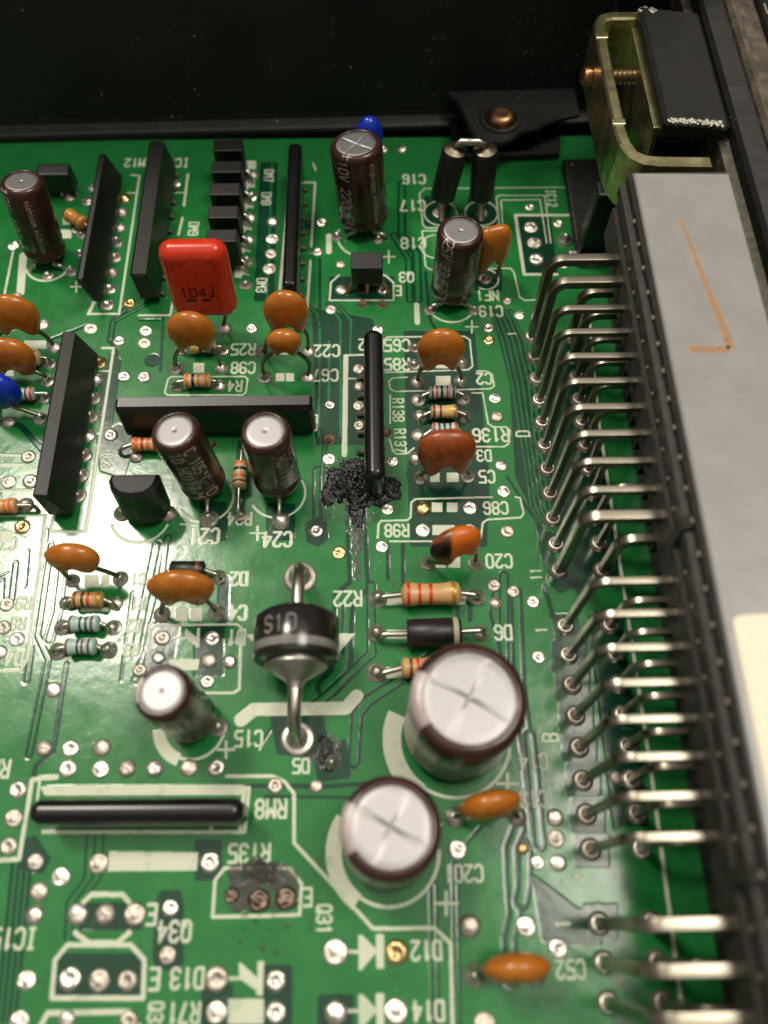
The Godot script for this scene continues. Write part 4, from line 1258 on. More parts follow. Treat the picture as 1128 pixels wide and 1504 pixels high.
func make_packages() -> void:
	var e: Material = mats.epoxy
	var g := "black single row networks"
	var cross := Transform3D.IDENTITY
	sip("network_package", "thick black single row package with a sloping side, left of the C21 capacitor", "resistor network", g, Vector3(-33.5, 0, -5.2), Shape.new().prism(PackedVector2Array([V(-1.8, 0.8), V(-1.9, 5.1), V(-1.6, 5.4), V(-0.4, 5.2), V(0.9, 1.2), V(0.9, 0.8)]), -10.7, 10.6, 0.3, cross), e, pins_row(0.5, 1.0, 0.8, -10.0, 8, 2.54))
	sip("network_package", "thick black package at legend IC1, left of the red capacitor", "resistor network", g, Vector3(-27.4, 0, -35.2), Shape.new().prism(PackedVector2Array([V(-1.2, 0.8), V(-1.3, 5.0), V(-1.0, 5.3), V(0.6, 5.2), V(1.3, 1.2), V(1.3, 0.8)]), -11.3, 11.3, 0.25, cross), e, pins_row(0.9, 1.0, 1.6, -10.4, 9, 2.54))
	sip("network_package", "thin tilted black network at legend RM12 with a row of solder pads beside it", "resistor network", g, Vector3(-33.4, 0, -34.2), Shape.new().prism(PackedVector2Array([V(-0.8, 0.8), V(-1.7, 4.6), V(-1.4, 4.9), V(-0.9, 4.9), V(0.3, 1.4), V(0.3, 0.8)]), -10.6, 10.8, 0.35, cross), e, pins_row(0.0, 1.0, 0.6, -7.4, 8, 2.54))
	var zx := Transform3D(Basis(Vector3.BACK, Vector3.UP, Vector3.LEFT), Vector3.ZERO)
	sip("network_package", "long black package lying crosswise behind the two silver topped capacitors", "resistor network", g, Vector3(-17.4, 0, -5.6), Shape.new().prism(PackedVector2Array([V(1.0, 0.8), V(0.75, 5.0), V(0.3, 5.6), V(-0.8, 5.7), V(-1.1, 5.3), V(-1.2, 0.8)]), -10.7, 10.7, 0.3, zx), e, [])
	sip("network_package", "long thin black network running to the case wall beside legends DM7 and DM8", "resistor network", g, Vector3(-9.7, 0, -33.6), Shape.new().rbox(Vector3(0, 3.2, 0), Vector3(1.75, 4.9, 23.6), 0.6, Basis.IDENTITY, 4), mats.gloss_epoxy, pins_row(0.3, 1.0, 1.2, -9.0, 8, 2.54))
	sip("network_package", "glossy black upright network whose near end stands in the burnt crust", "resistor network", g, Vector3(0.05, 0, -5.9), Shape.new().rbox(Vector3(0, 3.3, 0), Vector3(2.2, 4.8, 19.4), 1.0, Basis.IDENTITY, 5), mats.gloss_epoxy, pins_row(-0.4, 1.2, -1.9, -6.5, 5, 2.54))
	sip("network_package", "glossy black network lying crosswise in the white RM8 frame", "resistor network", g, Vector3(-21.3, 0, 36.2), Shape.new().rbox(Vector3(0, 3.2, 0), Vector3(18.8, 4.8, 2.1), 1.0, Basis(Vector3.UP, -0.01), 5), mats.gloss_epoxy, [[Vector3(-7.6, 1.2, 0), Vector3(-7.6, 0, 0)], [Vector3(-2.5, 1.2, 0), Vector3(-2.5, 0, 0)], [Vector3(2.5, 1.2, 0), Vector3(2.5, 0, 0)], [Vector3(7.6, 1.2, 0), Vector3(7.6, 0, 0)]])
	# six-package row
	var names := ["first, against the case wall", "second from the case wall", "third from the case wall", "fourth, above the red capacitor", "fifth, behind the red capacitor"]
	for k in 5:
		var t := thing("diode_array_block", "black block of the stepped row, " + names[k], "diode array", Vector3(-18.4 + 0.05 * k, 0, -45.4 + 3.86 * k), 0.0, "black blocks in a stepped row")
		part("body", Shape.new().rbox(Vector3(0, 3.05, 0), Vector3(3.8, 4.4, 2.1), 0.18), e, t)
		part("pin", Shape.new().tube([Vector3(1.6, 1.4, 0.2), Vector3(2.2, 1.2, 0.6), Vector3(2.5, 0.4, 1.1), Vector3(2.5, 0, 1.2)], 0.25, 8), mats.tin, t)
		part("pin", Shape.new().tube([Vector3(-1.6, 1.4, 0.2), Vector3(-2.3, 1.2, 0.4), Vector3(-2.6, 0.4, 0.6), Vector3(-2.6, 0, 0.6)], 0.25, 8), mats.tin, t)
	var q := thing("transistor", "black flat faced transistor standing inside the Q3 outline in front of the tall capacitor", "transistor", Vector3(-0.6, 0, -26.6))
	part("body", Shape.new().rbox(Vector3(0, 3.0, 0), Vector3(3.9, 3.0, 2.5), 0.18, Basis(Vector3.RIGHT, 0.06)), e, q)
	for x in [-2.5, 0.0, 2.6]:
		part("leg", Shape.new().tube([Vector3(x * 0.5, 1.6, 0.2), Vector3(x * 0.8, 0.9, 0.6), Vector3(x, 0.3, 1.2), Vector3(x, 0, 1.3)], 0.24, 8), mats.flux_solder, q)
	var d := PackedVector2Array([V(-2.3, 1.1), V(2.3, 1.1), V(2.45, 0.2), V(2.1, -1.0), V(1.3, -1.9), V(0, -2.2), V(-1.3, -1.9), V(-2.1, -1.0), V(-2.45, 0.2)])
	var flat_d := PackedVector2Array()
	for p in d:
		flat_d.append(V(p.x * 1.08, p.y * -0.9))
	var q2 := thing("transistor", "rounded black transistor with a shiny top edge left of the C21 capacitor", "transistor", Vector3(-24.9, 0, 4.0))
	part("body", Shape.new().prism(flat_d, -6.4, -0.4, 0.45, Transform3D(Basis(Vector3.RIGHT, -0.10) * Basis(Vector3.RIGHT, Vector3.BACK, Vector3.DOWN), Vector3(0.1, 0, 0.8))), mats.moulded, q2)
	for x in [-2.6, 0.0, 2.6]:
		part("leg", Shape.new().tube([Vector3(x * 0.5, 1.6, -0.5), Vector3(x * 0.7, 1.0, 0.2), Vector3(x, 0.4, 1.0), Vector3(x, 0, 1.2)], 0.26, 8), mats.flux_solder, q2)
	var q3 := thing("transistor", "small black package near the top left corner behind the slim capacitor", "transistor", Vector3(-41.0, 0, -43.2))
	part("body", Shape.new().rbox(Vector3(0.1, 2.6, 0.6), Vector3(4.3, 3.4, 2.0), 0.3, Basis(Vector3.RIGHT, 0.1), 3), mats.moulded, q3)
	for x in [-1.9, 0.0, 1.9]:
		part("leg", Shape.new().tube([Vector3(x * 0.6, 1.2, 0), Vector3(x, 0.5, 0.6), Vector3(x, 0, 0.9)], 0.24, 8), mats.tin, q3)

func copper_gaps() -> void:
	bare_or_shade_area([V(4.02, -19.16), V(12.15, -19.04), V(12.58, 0.88), V(11.7, 9.15), V(3.96, 9.03), V(3.92, -4.54)])
	bare_or_shade_area([V(15.11, -20.86), V(17.12, -20.83), V(19.43, -11.77), V(19.57, 6.03), V(19.75, 9.27), V(17.9, 11.6), V(17.72, 6), V(15.92, 0.93), V(16.37, -11.82)])
	bare_or_shade_area([V(20.83, -17.69), V(26.53, -19.66), V(25.88, -4.21), V(25.5, 13.27), V(21.16, 14.72), V(20.04, 9.28), V(20.42, -4.29)])  # bare laminate, widened so its dark green paints in shade between pin rows
	trace([V(14.72, -22.44), V(15.71, -17.77), V(16.37, -11.82), V(16.91, 0.08), V(17.09, 4.76), V(18.34, 7.24)], 0.2, 0.16)
	trace([V(15.31, -22.43), V(16.37, -17.76), V(17.01, -11.81), V(17.41, 0.09), V(17.61, 4.76), V(18.75, 7.49)], 0.2, 0.16)
	trace([V(15.9, -22.42), V(17.03, -17.75), V(17.66, -11.8), V(17.9, 0.1), V(18.13, 4.77), V(19.17, 7.74)], 0.2, 0.16)
	trace([V(16.49, -22.42), V(17.69, -17.74), V(18.3, -11.79), V(18.4, 0.11), V(18.66, 4.78), V(19.59, 7.99)], 0.2, 0.16)
	trace([V(17.08, -22.41), V(18.35, -17.73), V(18.95, -11.78), V(18.9, 0.11), V(19.18, 4.79), V(20, 8.23)], 0.2, 0.16)
	bare_or_shade_area([V(-7.15, -22.75), V(-0.19, -21.08), V(0.98, -15.97), V(-0.37, -3.7), V(-6.49, -3.79)])
	trace([V(-6.44, -20.34), V(-6.35, -4.69)], 0.3, 0.2)
	trace([V(-5.25, -18.07), V(-5.23, -9.28)], 0.3, 0.2)
	trace([V(-9.04, -24.37), V(-6.81, -22.22), V(-6.44, -20.34)], 0.25, 0.2)
	trace([V(-5.48, -23.79), V(-3.95, -21.14), V(-3.78, -4.65)], 0.25, 0.18)
	trace([V(-4.81, -24.31), V(-2.61, -21.12), V(-2.78, -16.02)], 0.25, 0.18)
	trace([V(-5.51, -0.26), V(-6.43, -0.27), V(-6.37, 7.26)], 0.5, 0.28)
	trace([V(-5.57, -4.68), V(-5.8, 0.6), V(-5.57, 6.87)], 0.22, 0.2)
	bare_or_shade_area([V(-7.34, 6.44), V(-6.32, 5.8), V(-5.42, 6.47), V(-5.26, 8.08), V(-6.12, 8.87), V(-7.15, 8.37)])
	trace([V(-2.17, 4.04), V(-1.76, 13.6), V(-3.33, 14.94), V(-3.71, 23), V(-5.05, 24.35)], 1.3, 0.55)
	trace([V(-0.48, 13.62), V(-0.56, 20.96), V(-5.71, 25.7), V(-6.7, 26.35)], 0.5, 0.3)
	bare([V(1.33, 8.98), V(1.25, 12.89)], 0.45)
	bare([V(2.93, 9.01), V(2.81, 13.68)], 0.45)
	trace([V(5.92, 21.06), V(3.1, 23.11), V(-1.01, 25.77), V(-2.02, 27.09), V(-2.36, 31.62)], 0.6, 0.35)
	bare([V(-3.4, 15.09), V(-3.51, 20.91)], 0.35)
	bare([V(-9.99, 27.62), V(-11.53, 30.2)], 0.3)
	bare_or_shade_area([V(-10.36, 26.83), V(-5.69, 26.9), V(-4.99, 29.66), V(-6.6, 30.92), V(-9.55, 30.55)])
	bare_or_shade_area([V(-6.16, 30.29), V(-3.34, 29.69), V(-2.88, 32.87), V(-5.59, 33.13)])
	bare([V(-13.94, 33.61), V(-4.94, 33.76), V(0.21, 33.54)], 0.45)
	bare([V(-6.53, 34.35), V(-6.53, 34.35)], 0.3)
	bare([V(-10.68, 34.59), V(-1.09, 34.87)], 0.3)
	bare([V(-26.98, 37.62), V(-26.72, 41.37), V(-28.03, 43.3), V(-27.77, 46.28)], 0.22)
	bare([V(-26.23, 37.63), V(-25.98, 41.38), V(-27.3, 43.31), V(-27.12, 46.3)], 0.22)
	bare([V(-25.47, 37.64), V(-25.24, 41.39), V(-26.57, 43.32), V(-26.46, 46.31)], 0.22)
	bare([V(-31.75, 40.15), V(-31.06, 52.39)], 0.32)
	bare([V(-32.31, 40.14), V(-31.58, 52.38)], 0.32)
	bare([V(-32.86, 40.13), V(-32.1, 52.37)], 0.32)
	bare([V(-33.42, 40.12), V(-32.62, 52.37)], 0.32)
	bare_or_shade_area([V(-32.65, 38.11), V(-31.8, 37.95), V(-30.28, 39.71), V(-30.74, 40.73), V(-32.63, 40.42)])
	bare_or_shade_area([V(-16.76, 38.49), V(-14.76, 38.52), V(-14.55, 41.57), V(-16.52, 41.54)])
	bare_or_shade_area([V(-26.65, 43.6), V(-21.5, 43.68), V(-21.31, 45.43), V(-26.41, 45.34)])
	bare_or_shade_area([V(-28.17, 47.6), V(-21.06, 47.72), V(-20.74, 50.67), V(-27.73, 50.55)])
	bare_or_shade_area([V(-19.6, 42.72), V(-18.13, 42.74), V(-17.8, 43.75), V(-17.42, 48.15), V(-17.84, 48.66), V(-19.39, 48.53), V(-19.7, 47.75), V(-19.89, 43.44)])
	bare_or_shade_area([V(-15.26, 50.15), V(-13.04, 50.19), V(-12.87, 52.91), V(-15.17, 52.87)])
	bare_or_shade_area([V(-10.06, 48.8), V(-7.99, 48.83), V(-7.86, 52.99), V(-9.88, 52.96)])
	bare_or_shade_area([V(-5.3, 51.09), V(-2.68, 51.13), V(-2.68, 53.08), V(-5.27, 53.04)])
	bare([V(-28.56, -21.49), V(-25.65, -21.45), V(-25.75, -22.49), V(-25.24, -13.89)], 0.3)
	trace([V(-29.91, -23.82), V(-31.81, -21.54), V(-31.77, -18.45)], 0.3, 0.25)
	trace([V(-27.98, -23.9), V(-31.48, -21.53)], 0.25, 0.2)
	bare([V(-34.87, -20.75), V(-39.33, -18.56)], 0.4)
	bare([V(-26.37, -15.47), V(-26.37, -15.47)], 1.9)
	trace([V(-23.34, 8.6), V(-24.35, 20.57)], 0.45, 0.3)
	trace([V(-22.39, 7.82), V(-22.44, 14.79), V(-23.32, 20.59), V(-24.04, 23.36)], 0.4, 0.28)
	bare([V(-25.43, 13.99), V(-25.53, 23.34)], 0.3)
	trace([V(-35.68, 6.81), V(-35.35, 10.77), V(-35.01, 23.19)], 0.3, 0.28)
	trace([V(-34.85, 8.42), V(-34.66, 18.63), V(-33.17, 21.14), V(-33.27, 23.9), V(-33.53, 30.47)], 0.3, 0.26)
	bare([V(-31.2, 21.52), V(-31.24, 30.19), V(-32.73, 31.44), V(-32.83, 33.61)], 0.45)
	trace([V(-33.25, 9.4), V(-32.97, 16.11), V(-33.36, 19.01)], 0.6, 0.3)
	trace([V(-39.54, 12.25), V(-38.89, 11.87), V(-38.56, 14.53)], 0.3, 0.25)
	trace([V(-38.26, 10.57), V(-38, 14.54)], 0.3, 0.25)
	bare([V(-37.19, 9.18), V(-36.84, 13.05)], 0.6)
	bare_or_shade_area([V(-23.28, 17.58), V(-20.35, 17.63), V(-20.75, 22.38), V(-23.2, 22.34)])
	bare_or_shade_area([V(-18.38, 17.95), V(-15.87, 17.99), V(-15.55, 22.81), V(-18.13, 22.77)])
	bare([V(-15.94, 12.62), V(-15.76, 17.48)], 1.2)
	bare_or_shade_area([V(-19.05, 3.78), V(-16.51, 3.82), V(-16.24, 7.91), V(-18.41, 8.28)])
	bare_or_shade_area([V(-11.65, 4.06), V(-9.04, 4.11), V(-8.92, 8.03), V(-11.41, 7.99)])
	bare([V(-15.31, -3.93), V(-14.72, 6.32)], 0.6)
	bare_or_shade_area([V(-31.43, -5.07), V(-29.27, -6.4), V(-27.16, -5), V(-28.1, 0.26), V(-30.48, -0.64)])
	bare_or_shade_area([V(-14.76, -47.9), V(-12.91, -47.88), V(-12.43, -24.42), V(-14.46, -24.45)])
	trace([V(-13.37, -47.88), V(-13.1, -24.43)], 0.25, 0.2)
	trace([V(4.17, -43.84), V(3.93, -34.79), V(5.77, -31.66), V(5.69, -24.16)], 0.5, 0.35)
	trace([V(2.87, -34.81), V(4.7, -30.77), V(4.67, -24.18)], 0.4, 0.3)
	bare([V(6.78, -28.5), V(7.08, -20.98), V(8.07, -18.9)], 0.4)
	bare_or_shade_area([V(-5.19, -27.79), V(2.54, -27.68), V(2.64, -24.21), V(-5.32, -24.32)])
	bare([V(-6.61, -30.93), V(-6.45, -21.17)], 0.35)
	bare([V(-8.03, -36.72), V(-8.03, -36.72)], 1.6)
	bare_or_shade_area([V(18.97, -37.77), V(23.36, -37.71), V(23.24, -28.05), V(19.45, -28.1)])
	bare_or_shade_area([V(13.18, -41.24), V(16.62, -41.2), V(16.44, -36.38), V(12.88, -36.43)])
	bare_or_shade_area([V(7.28, -41.32), V(10.45, -41.28), V(10.21, -36.47), V(7.09, -36.51)])
	bare_or_shade_area([V(13.29, -28.97), V(16.32, -28.92), V(16.06, -25.63), V(13.08, -25.67)])
	trace([V(13.47, 12.7), V(12.59, 23.96), V(13.65, 27.35)], 0.55, 0.3)
	trace([V(14.6, 14.62), V(14.08, 23.98), V(14.22, 29.98), V(14.58, 38.61)], 0.6, 0.4)
	bare([V(12.44, 13.06), V(11.74, 16.82), V(12.46, 21.16)], 0.35)
	bare([V(9.76, 14.54), V(9.58, 17.52)], 0.6)
	bare([V(8.44, 15.28), V(7.98, 21.09)], 0.5)
	trace([V(12.89, 37.69), V(11.99, 39.44), V(11.86, 42.58), V(11.89, 45.07), V(11.25, 46.95), V(11.12, 50.09)], 0.55, 0.4)
	trace([V(13.24, 39.46), V(12.96, 42.6), V(12.53, 43.99)], 0.7, 0.4)
	trace([V(14.54, 29.33), V(14.64, 39.19)], 0.55, 0.4)
	trace([V(4.74, 42.46), V(4.52, 53.01)], 0.3, 0.25)
	bare([V(9.3, 37.63), V(7.62, 39.37)], 0.3)
	trace([V(6.79, 40.79), V(6.37, 53.04)], 0.25, 0.2)
	bare_or_shade_area([V(18.39, 17.29), V(20.5, 17.32), V(20.51, 20.23), V(18.43, 20.19)])
	bare_or_shade_area([V(18.03, 20.05), V(21.08, 20.1), V(20.73, 23.04), V(17.72, 22.99)])
	bare_or_shade_area([V(18.06, 23.01), V(21.07, 23.06), V(20.72, 25.92), V(17.75, 25.87)])
	bare_or_shade_area([V(18.09, 26.23), V(21.05, 26.27), V(20.7, 29.04), V(17.79, 28.99)])
	bare_or_shade_area([V(18.12, 28.94), V(21.03, 28.99), V(20.69, 31.68), V(17.82, 31.63)])
	bare_or_shade_area([V(18.15, 32.15), V(21.01, 32.2), V(20.68, 34.8), V(17.86, 34.75)])
	bare_or_shade_area([V(18.18, 35.44), V(20.99, 35.49), V(20.67, 37.99), V(17.89, 37.95)])
	bare_or_shade_area([V(18.21, 38.55), V(20.98, 38.6), V(20.66, 41.02), V(17.93, 40.98)])
	bare_or_shade_area([V(18.27, 44.47), V(20.94, 44.52), V(20.63, 46.78), V(17.99, 46.74)])
	bare_or_shade_area([V(22.12, 17.35), V(23.67, 17.37), V(23.31, 36.97), V(21.92, 37.84)])
	bare_or_shade_area([V(22.87, 16.99), V(25.41, 17.03), V(25, 19.94), V(22.5, 19.9)])
	bare_or_shade_area([V(22.86, 20.19), V(25.36, 20.23), V(24.96, 23.05), V(22.49, 23.01)])
	bare_or_shade_area([V(22.85, 23.15), V(25.31, 23.19), V(24.92, 25.93), V(22.49, 25.89)])
	bare_or_shade_area([V(22.84, 25.82), V(25.27, 25.86), V(24.88, 28.52), V(22.49, 28.48)])
	bare_or_shade_area([V(22.83, 29.14), V(25.21, 29.18), V(24.83, 31.75), V(22.48, 31.71)])
	bare_or_shade_area([V(22.82, 32.1), V(25.17, 32.14), V(24.79, 34.63), V(22.48, 34.59)])
	bare_or_shade_area([V(22.81, 35.15), V(25.12, 35.18), V(24.75, 37.59), V(22.48, 37.55)])
	bare_or_shade_area([V(13.94, 42.05), V(17.61, 44.9), V(19.5, 44.38), V(19.12, 47.35), V(14.37, 47)])
	bare([V(17.67, 13.91), V(18.18, 17.29)], 0.5)
	bare([V(19.1, 8.46), V(17.64, 6.82), V(14.78, 0.92)], 0.3)
	bare_or_shade_area([V(19.98, 12.41), V(18.85, 10.84), V(18.18, 13.15), V(19.18, 14.54), V(20.67, 13.96)])
	bare_or_shade_area([V(-32, -12.53), V(-31.27, -16.44), V(-30.34, -15.43), V(-30.27, -5.05), V(-30.82, -3.27)])
	bare_or_shade_area([V(4.31, -4.53), V(10.92, -4.43), V(11.36, 0.86), V(10.5, 2.56), V(3.76, 0.75)])
	bare([V(-43, -7.06), V(-40.58, -6.57), V(-35.04, -0.71)], 0.7)
	bare([V(-31.93, -18.46), V(-30.76, -16.93), V(-30.72, -8.72)], 0.4)

func silkscreen() -> void:
	words("C16", 5.84, -44.7, 1.89, "u")
	words("C17", 5.51, -39.88, 2.06, "u")
	words("C18", 5.39, -33.38, 1.96, "u")
	words("Q3", 4.35, -27.76, 1.76, "u")
	words("E", 3.26, -25.6, 1.73, "u")
	words("NF1", 14.37, -24.68, 1.72, "u")
	words("C19", 14.62, -22.23, 1.79, "u")
	words("C65", 2.9, -17.24, 1.92, "u")
	words("R85", 2.83, -14.45, 1.87, "u")
	words("C2", 13.1, -12.25, 1.74, "u")
	words("R136", 13.34, -4.49, 1.9, "u")
	words("D3", 12.38, -1.82, 1.59, "u")
	words("C5", 12.5, 0.88, 1.72, "u")
	words("C86", 13.2, 4.78, 1.66, "u")
	words("R98", 2.32, 7.32, 1.62, "u")
	words("C20", 13.09, 11.06, 1.72, "u")
	words("R22", -2.97, 15.02, 1.8, "u")
	words("D6", 12.91, 18.95, 1.73, "u")
	words("D5", -7.43, 31.85, 1.51, "u")
	words("C15", -12.56, 29.21, 1.68, "u")
	words("D1", -14.35, 19.02, 1.8, "u")
	words("D2", -14.36, 12.64, 1.69, "u")
	words("C4", -14.29, 16.4, 1.77, "u")
	words("C24", -10.53, 8.16, 1.92, "u")
	words("C21", -18.38, 7.64, 1.93, "u")
	words("R24", -14.76, 5.67, 1.64, "u")
	words("C22", -5.56, -16.56, 1.9, "u")
	words("C67", -5.68, -13.01, 1.85, "u")
	words("R25", -15.64, -16.91, 1.81, "u")
	words("C98", -15.49, -14.23, 1.77, "u")
	words("R4", -16.31, -11.63, 1.63, "u")
	words("RM2", -0.23, -17.39, 1.82, "u")
	words("RM12", -31.65, -48.25, 1.67, "u")
	words("IC1", -26.18, -48.18, 1.8, "u")
	words("C14", 14.78, 31.78, 1.64, "u")
	words("C13", 14.46, 35.19, 1.58, "u")
	words("C201", 7.55, 41.55, 1.59, "u")
	words("RM8", -10.13, 35.69, 1.81, "u")
	words("R135", -11.96, 39.5, 1.74, "u")
	words("E", -6.53, 43.27, 1.66, "u")
	words("D12", 3.92, 47.68, 1.64, "u")
	words("D14", 3.92, 52.25, 1.65, "u")
	words("D13", -16.78, 49.46, 1.75, "u")
	words("R71", -16.85, 52.04, 1.7, "u")
	words("Q34", -18.22, 45.81, 1.83, "u")
	words("E", -20.34, 44.42, 1.86, "u")
	words("E", -19.59, 49.46, 1.85, "u")
	words("IC15", -32.26, 46.15, 1.82, "u")
	words("RM7", -36.56, 31.69, 1.76, "u")
	words("D4", -36.62, 20.87, 1.69, "u")
	words("R9", -36.51, 15.01, 1.49, "u")
	words("R8", -36.7, 17.22, 1.46, "u")
	words("C7", -39.23, 8.27, 1.59, "u")
	words("C1", -25.02, 12.55, 1.38, "u")
	words("R1", -24.73, 15.2, 1.49, "u")
	words("R2", -24.88, 17.63, 1.46, "u")
	words("R3", -24.88, 20.14, 1.42, "u")
	words("C52", 16.38, 49.36, 1.56, "u")
	words("35", 17.79, 41.78, 0.79, "u")
	words("R138", 2.84, -8.04, 1.42, "d")
	words("R137", 2.97, -3.92, 1.4, "d")
	words("DM9", -23.17, -36.22, 1.42, "d")
	words("DM7", -13.74, -45.59, 1.38, "d")
	words("DM8", -13.92, -41.37, 1.36, "d")
	words("DM3", -13.88, -26.71, 1.37, "d")
	words("IC12", 24.06, -40.97, 1.36, "d")
	words("Q31", -5.04, 45.06, 1.45, "d")
	words("Q33", -19.24, 52.3, 1.39, "d")
	words("R23", -30.09, -1.76, 1.22, "d")
	words("R61", -36.56, -39.25, 0.81, "d")
	words("R62", -36.64, -34.54, 0.79, "d")
	words("R63", -36.63, -30, 0.78, "d")
	words("D", 17.02, -4.61, 1.71, "r")
	words("B", 16.64, 29.56, 1.72, "r")
	words("11", 16.87, 12.6, 1.29, "r")
	words("1", 16.84, 18.73, 1.26, "r")
	words("1", 16.95, -18.77, 1.16, "r")
	words("1", 16.06, 45.8, 1.45, "r")
	ink([V(1.4, -31.15), V(2.96, -31.13)], 0.24)
	ink([V(2.2, -32.17), V(2.16, -30.13)], 0.24)
	ink([V(11.37, -19.88), V(12.87, -19.86)], 0.24)
	ink([V(12.18, -20.8), V(12.06, -18.94)], 0.24)
	ink([V(-21.14, 6.22), V(-19.67, 6.24)], 0.24)
	ink([V(-20.47, 5.42), V(-20.34, 7.05)], 0.24)
	ink([V(-13.42, 7.39), V(-11.95, 7.42)], 0.24)
	ink([V(-12.72, 6.6), V(-12.64, 8.21)], 0.24)
	ink([V(-15.45, 30.2), V(-13.88, 30.22)], 0.28)
	ink([V(-14.72, 29.44), V(-14.62, 30.98)], 0.28)
	ink([V(-37.73, -26.83), V(-36.37, -26.81)], 0.24)
	ink([V(-37.17, -27.69), V(-36.93, -25.95)], 0.24)
	ink([V(4.79, 43.96), V(6.86, 44)], 0.28)
	ink([V(5.88, 43.04), V(5.78, 44.91)], 0.28)
	ink([V(11.17, 33.78), V(13.1, 33.81)], 0.28)
	ink([V(12.21, 32.87), V(12.06, 34.72)], 0.28)
	ink([V(-31.2, -45.83), V(-31.18, -22.47), V(-34.94, -22.52)], 0.3)
	ink([V(-34.4, -24.73), V(-34.94, -22.52)], 0.45)
	ink([V(-32.32, -45.97), V(-31.2, -45.83)], 0.25)
	ink([V(-32.5, -42.72), V(-31.03, -42.58)], 0.2)
	ink([V(-24.7, -45.99), V(-24.76, -40.3)], 0.35)
	ink([V(-24.76, -38.13), V(-25.03, -35.19)], 0.35)
	ink([V(-28.73, -22.22), V(-24.88, -22.17), V(-24.63, -25.88)], 0.3)
	ink([V(-26.05, -42.64), V(-24.78, -42.62)], 0.2)
	ink([V(-10.75, -46.95), V(-11.55, -26.02)], 0.42)
	ink([V(-8.93, -44.27), V(-7.46, -44.25), V(-7.78, -32.99)], 0.33)
	ink([V(-7.82, -30.61), V(-8.12, -21.09), V(-9.79, -21.12)], 0.35)
	ink([V(-7.81, -47.81), V(-7.41, -46.52)], 0.25)
	ink([V(-4.16, -28.21), V(-5.18, -27.02), V(-5.32, -24.21), V(2.64, -24.1), V(2.7, -26.91), V(1.77, -28.02), V(1.18, -28.25)], 0.26)
	ink([V(-5.52, -34.81), V(-5.49, -32.04)], 0.75)
	ink([V(5.49, -23.42), V(5.48, -20.58)], 0.65)
	ink([V(-7.93, -31.85), V(-6.8, -31.84)], 0.15)
	ink([V(7.06, -42.68), V(6.49, -42.07), V(6.74, -36.52), V(7.16, -35.92), V(16.15, -36.03), V(16.73, -36.61), V(16.72, -41.2), V(17.11, -41.56), V(23.2, -41.48), V(23.16, -33.14)], 0.18)
	ink([V(17.18, -36.61), V(17.31, -40.7), V(22.49, -40.75), V(22.63, -33.14)], 0.18)
	ink([V(7.06, -42.93), V(26.83, -42.91)], 0.18)
	ink([V(6.61, -35.46), V(6.82, -29.5), V(7.41, -28.94), V(17.62, -29.02), V(18, -28.35), V(18.35, -24.41), V(18.9, -23.87), V(22.13, -23.93), V(22.83, -24.99), V(22.89, -26.3)], 0.2)
	ink([V(6.61, -35.46), V(16.37, -35.44)], 0.2)
	ink([V(26.17, -37.91), V(18.99, -38.01), V(19.26, -28), V(23.4, -27.94)], 0.45)
	ink([V(1.77, -18.48), V(11.12, -18.44), V(11.75, -17.93), V(11.84, -14.03), V(11.32, -13.54), V(1.43, -13.3)], 0.22)
	ink([V(1.77, -18.48), V(1.26, -17.98)], 0.2)
	ink([V(4, -12.58), V(2.3, -12.51), V(1.81, -12.03), V(1.95, -10.97), V(2.5, -10.59), V(13.72, -10.8), V(14.23, -11.18), V(14.11, -12.82), V(13.57, -13.32), V(12.28, -13.33)], 0.2)
	ink([V(11.52, -10.26), V(12.8, -10.24), V(13.14, -6.04), V(13.66, -5.57), V(15.14, -5.55), V(15.58, -5.09), V(15.27, -3.29), V(14.7, -2.94), V(11.45, -2.99)], 0.22)
	ink([V(1.93, -10.12), V(1.85, -6.21)], 0.2)
	ink([V(1.73, -4.12), V(2.09, -2.6), V(2.54, -2.15), V(3.7, -2.22), V(4.49, -2.92)], 0.22)
	ink([V(0.24, 8.17), V(0.34, 6.55), V(0.64, 6.15), V(3.46, 6.11), V(3.84, 5.79), V(3.97, 3.97), V(4.43, 3.56), V(12.92, 3.44)], 0.24)
	ink([V(15.48, 3.48), V(15.99, 3.57), V(16.2, 5.49), V(15.86, 5.98), V(12.2, 6.17), V(11.66, 6.57), V(11.32, 8.34), V(10.85, 8.73)], 0.24)
	ink([V(1.55, 8.59), V(6.02, 8.66)], 0.22)
	ink([V(-3.27, -15.73), V(-3.38, -2.15)], 0.62)
	ink([V(-3.43, -15.83), V(-0.98, -15.9)], 0.3)
	ink([V(-2.94, -12.49), V(-1.41, -12.47)], 0.2)
	ink([V(-24.25, -12.8), V(-23.88, -13.09), V(-15.18, -12.96), V(-14.84, -12.57), V(-14.98, -10.75), V(-15.36, -10.37), V(-24.12, -10.5), V(-24.47, -10.89), V(-24.25, -12.8)], 0.2)
	ink([V(-7.18, -7.63), V(-6.55, -7.44), V(-6.59, -5.42), V(-8.85, -5.27)], 0.24)
	ink([V(-32.61, -17.36), V(-31.22, -17.34), V(-31.27, 6.96), V(-35.08, 6.9), V(-34.93, 5.03)], 0.34)
	ink([V(-32.5, -13.99), V(-31.29, -13.97)], 0.24)
	ink([V(-42.23, -2.74), V(-39.91, -2.61)], 0.3)
	ink([V(-41.99, -1.42), V(-39.4, -1.38)], 0.45)
	ink([V(-41.4, 1.85), V(-37.96, 1.82)], 0.3)
	ink([V(-40.85, 4.94), V(-35.9, 4.93)], 0.25)
	ink([V(-35.9, 4.93), V(-35.72, 8.41), V(-35.29, 21.1), V(-35.72, 22.14), V(-37.75, 22.18)], 0.3)
	ink([V(-45.98, -34.33), V(-45.79, -24.9)], 0.3)
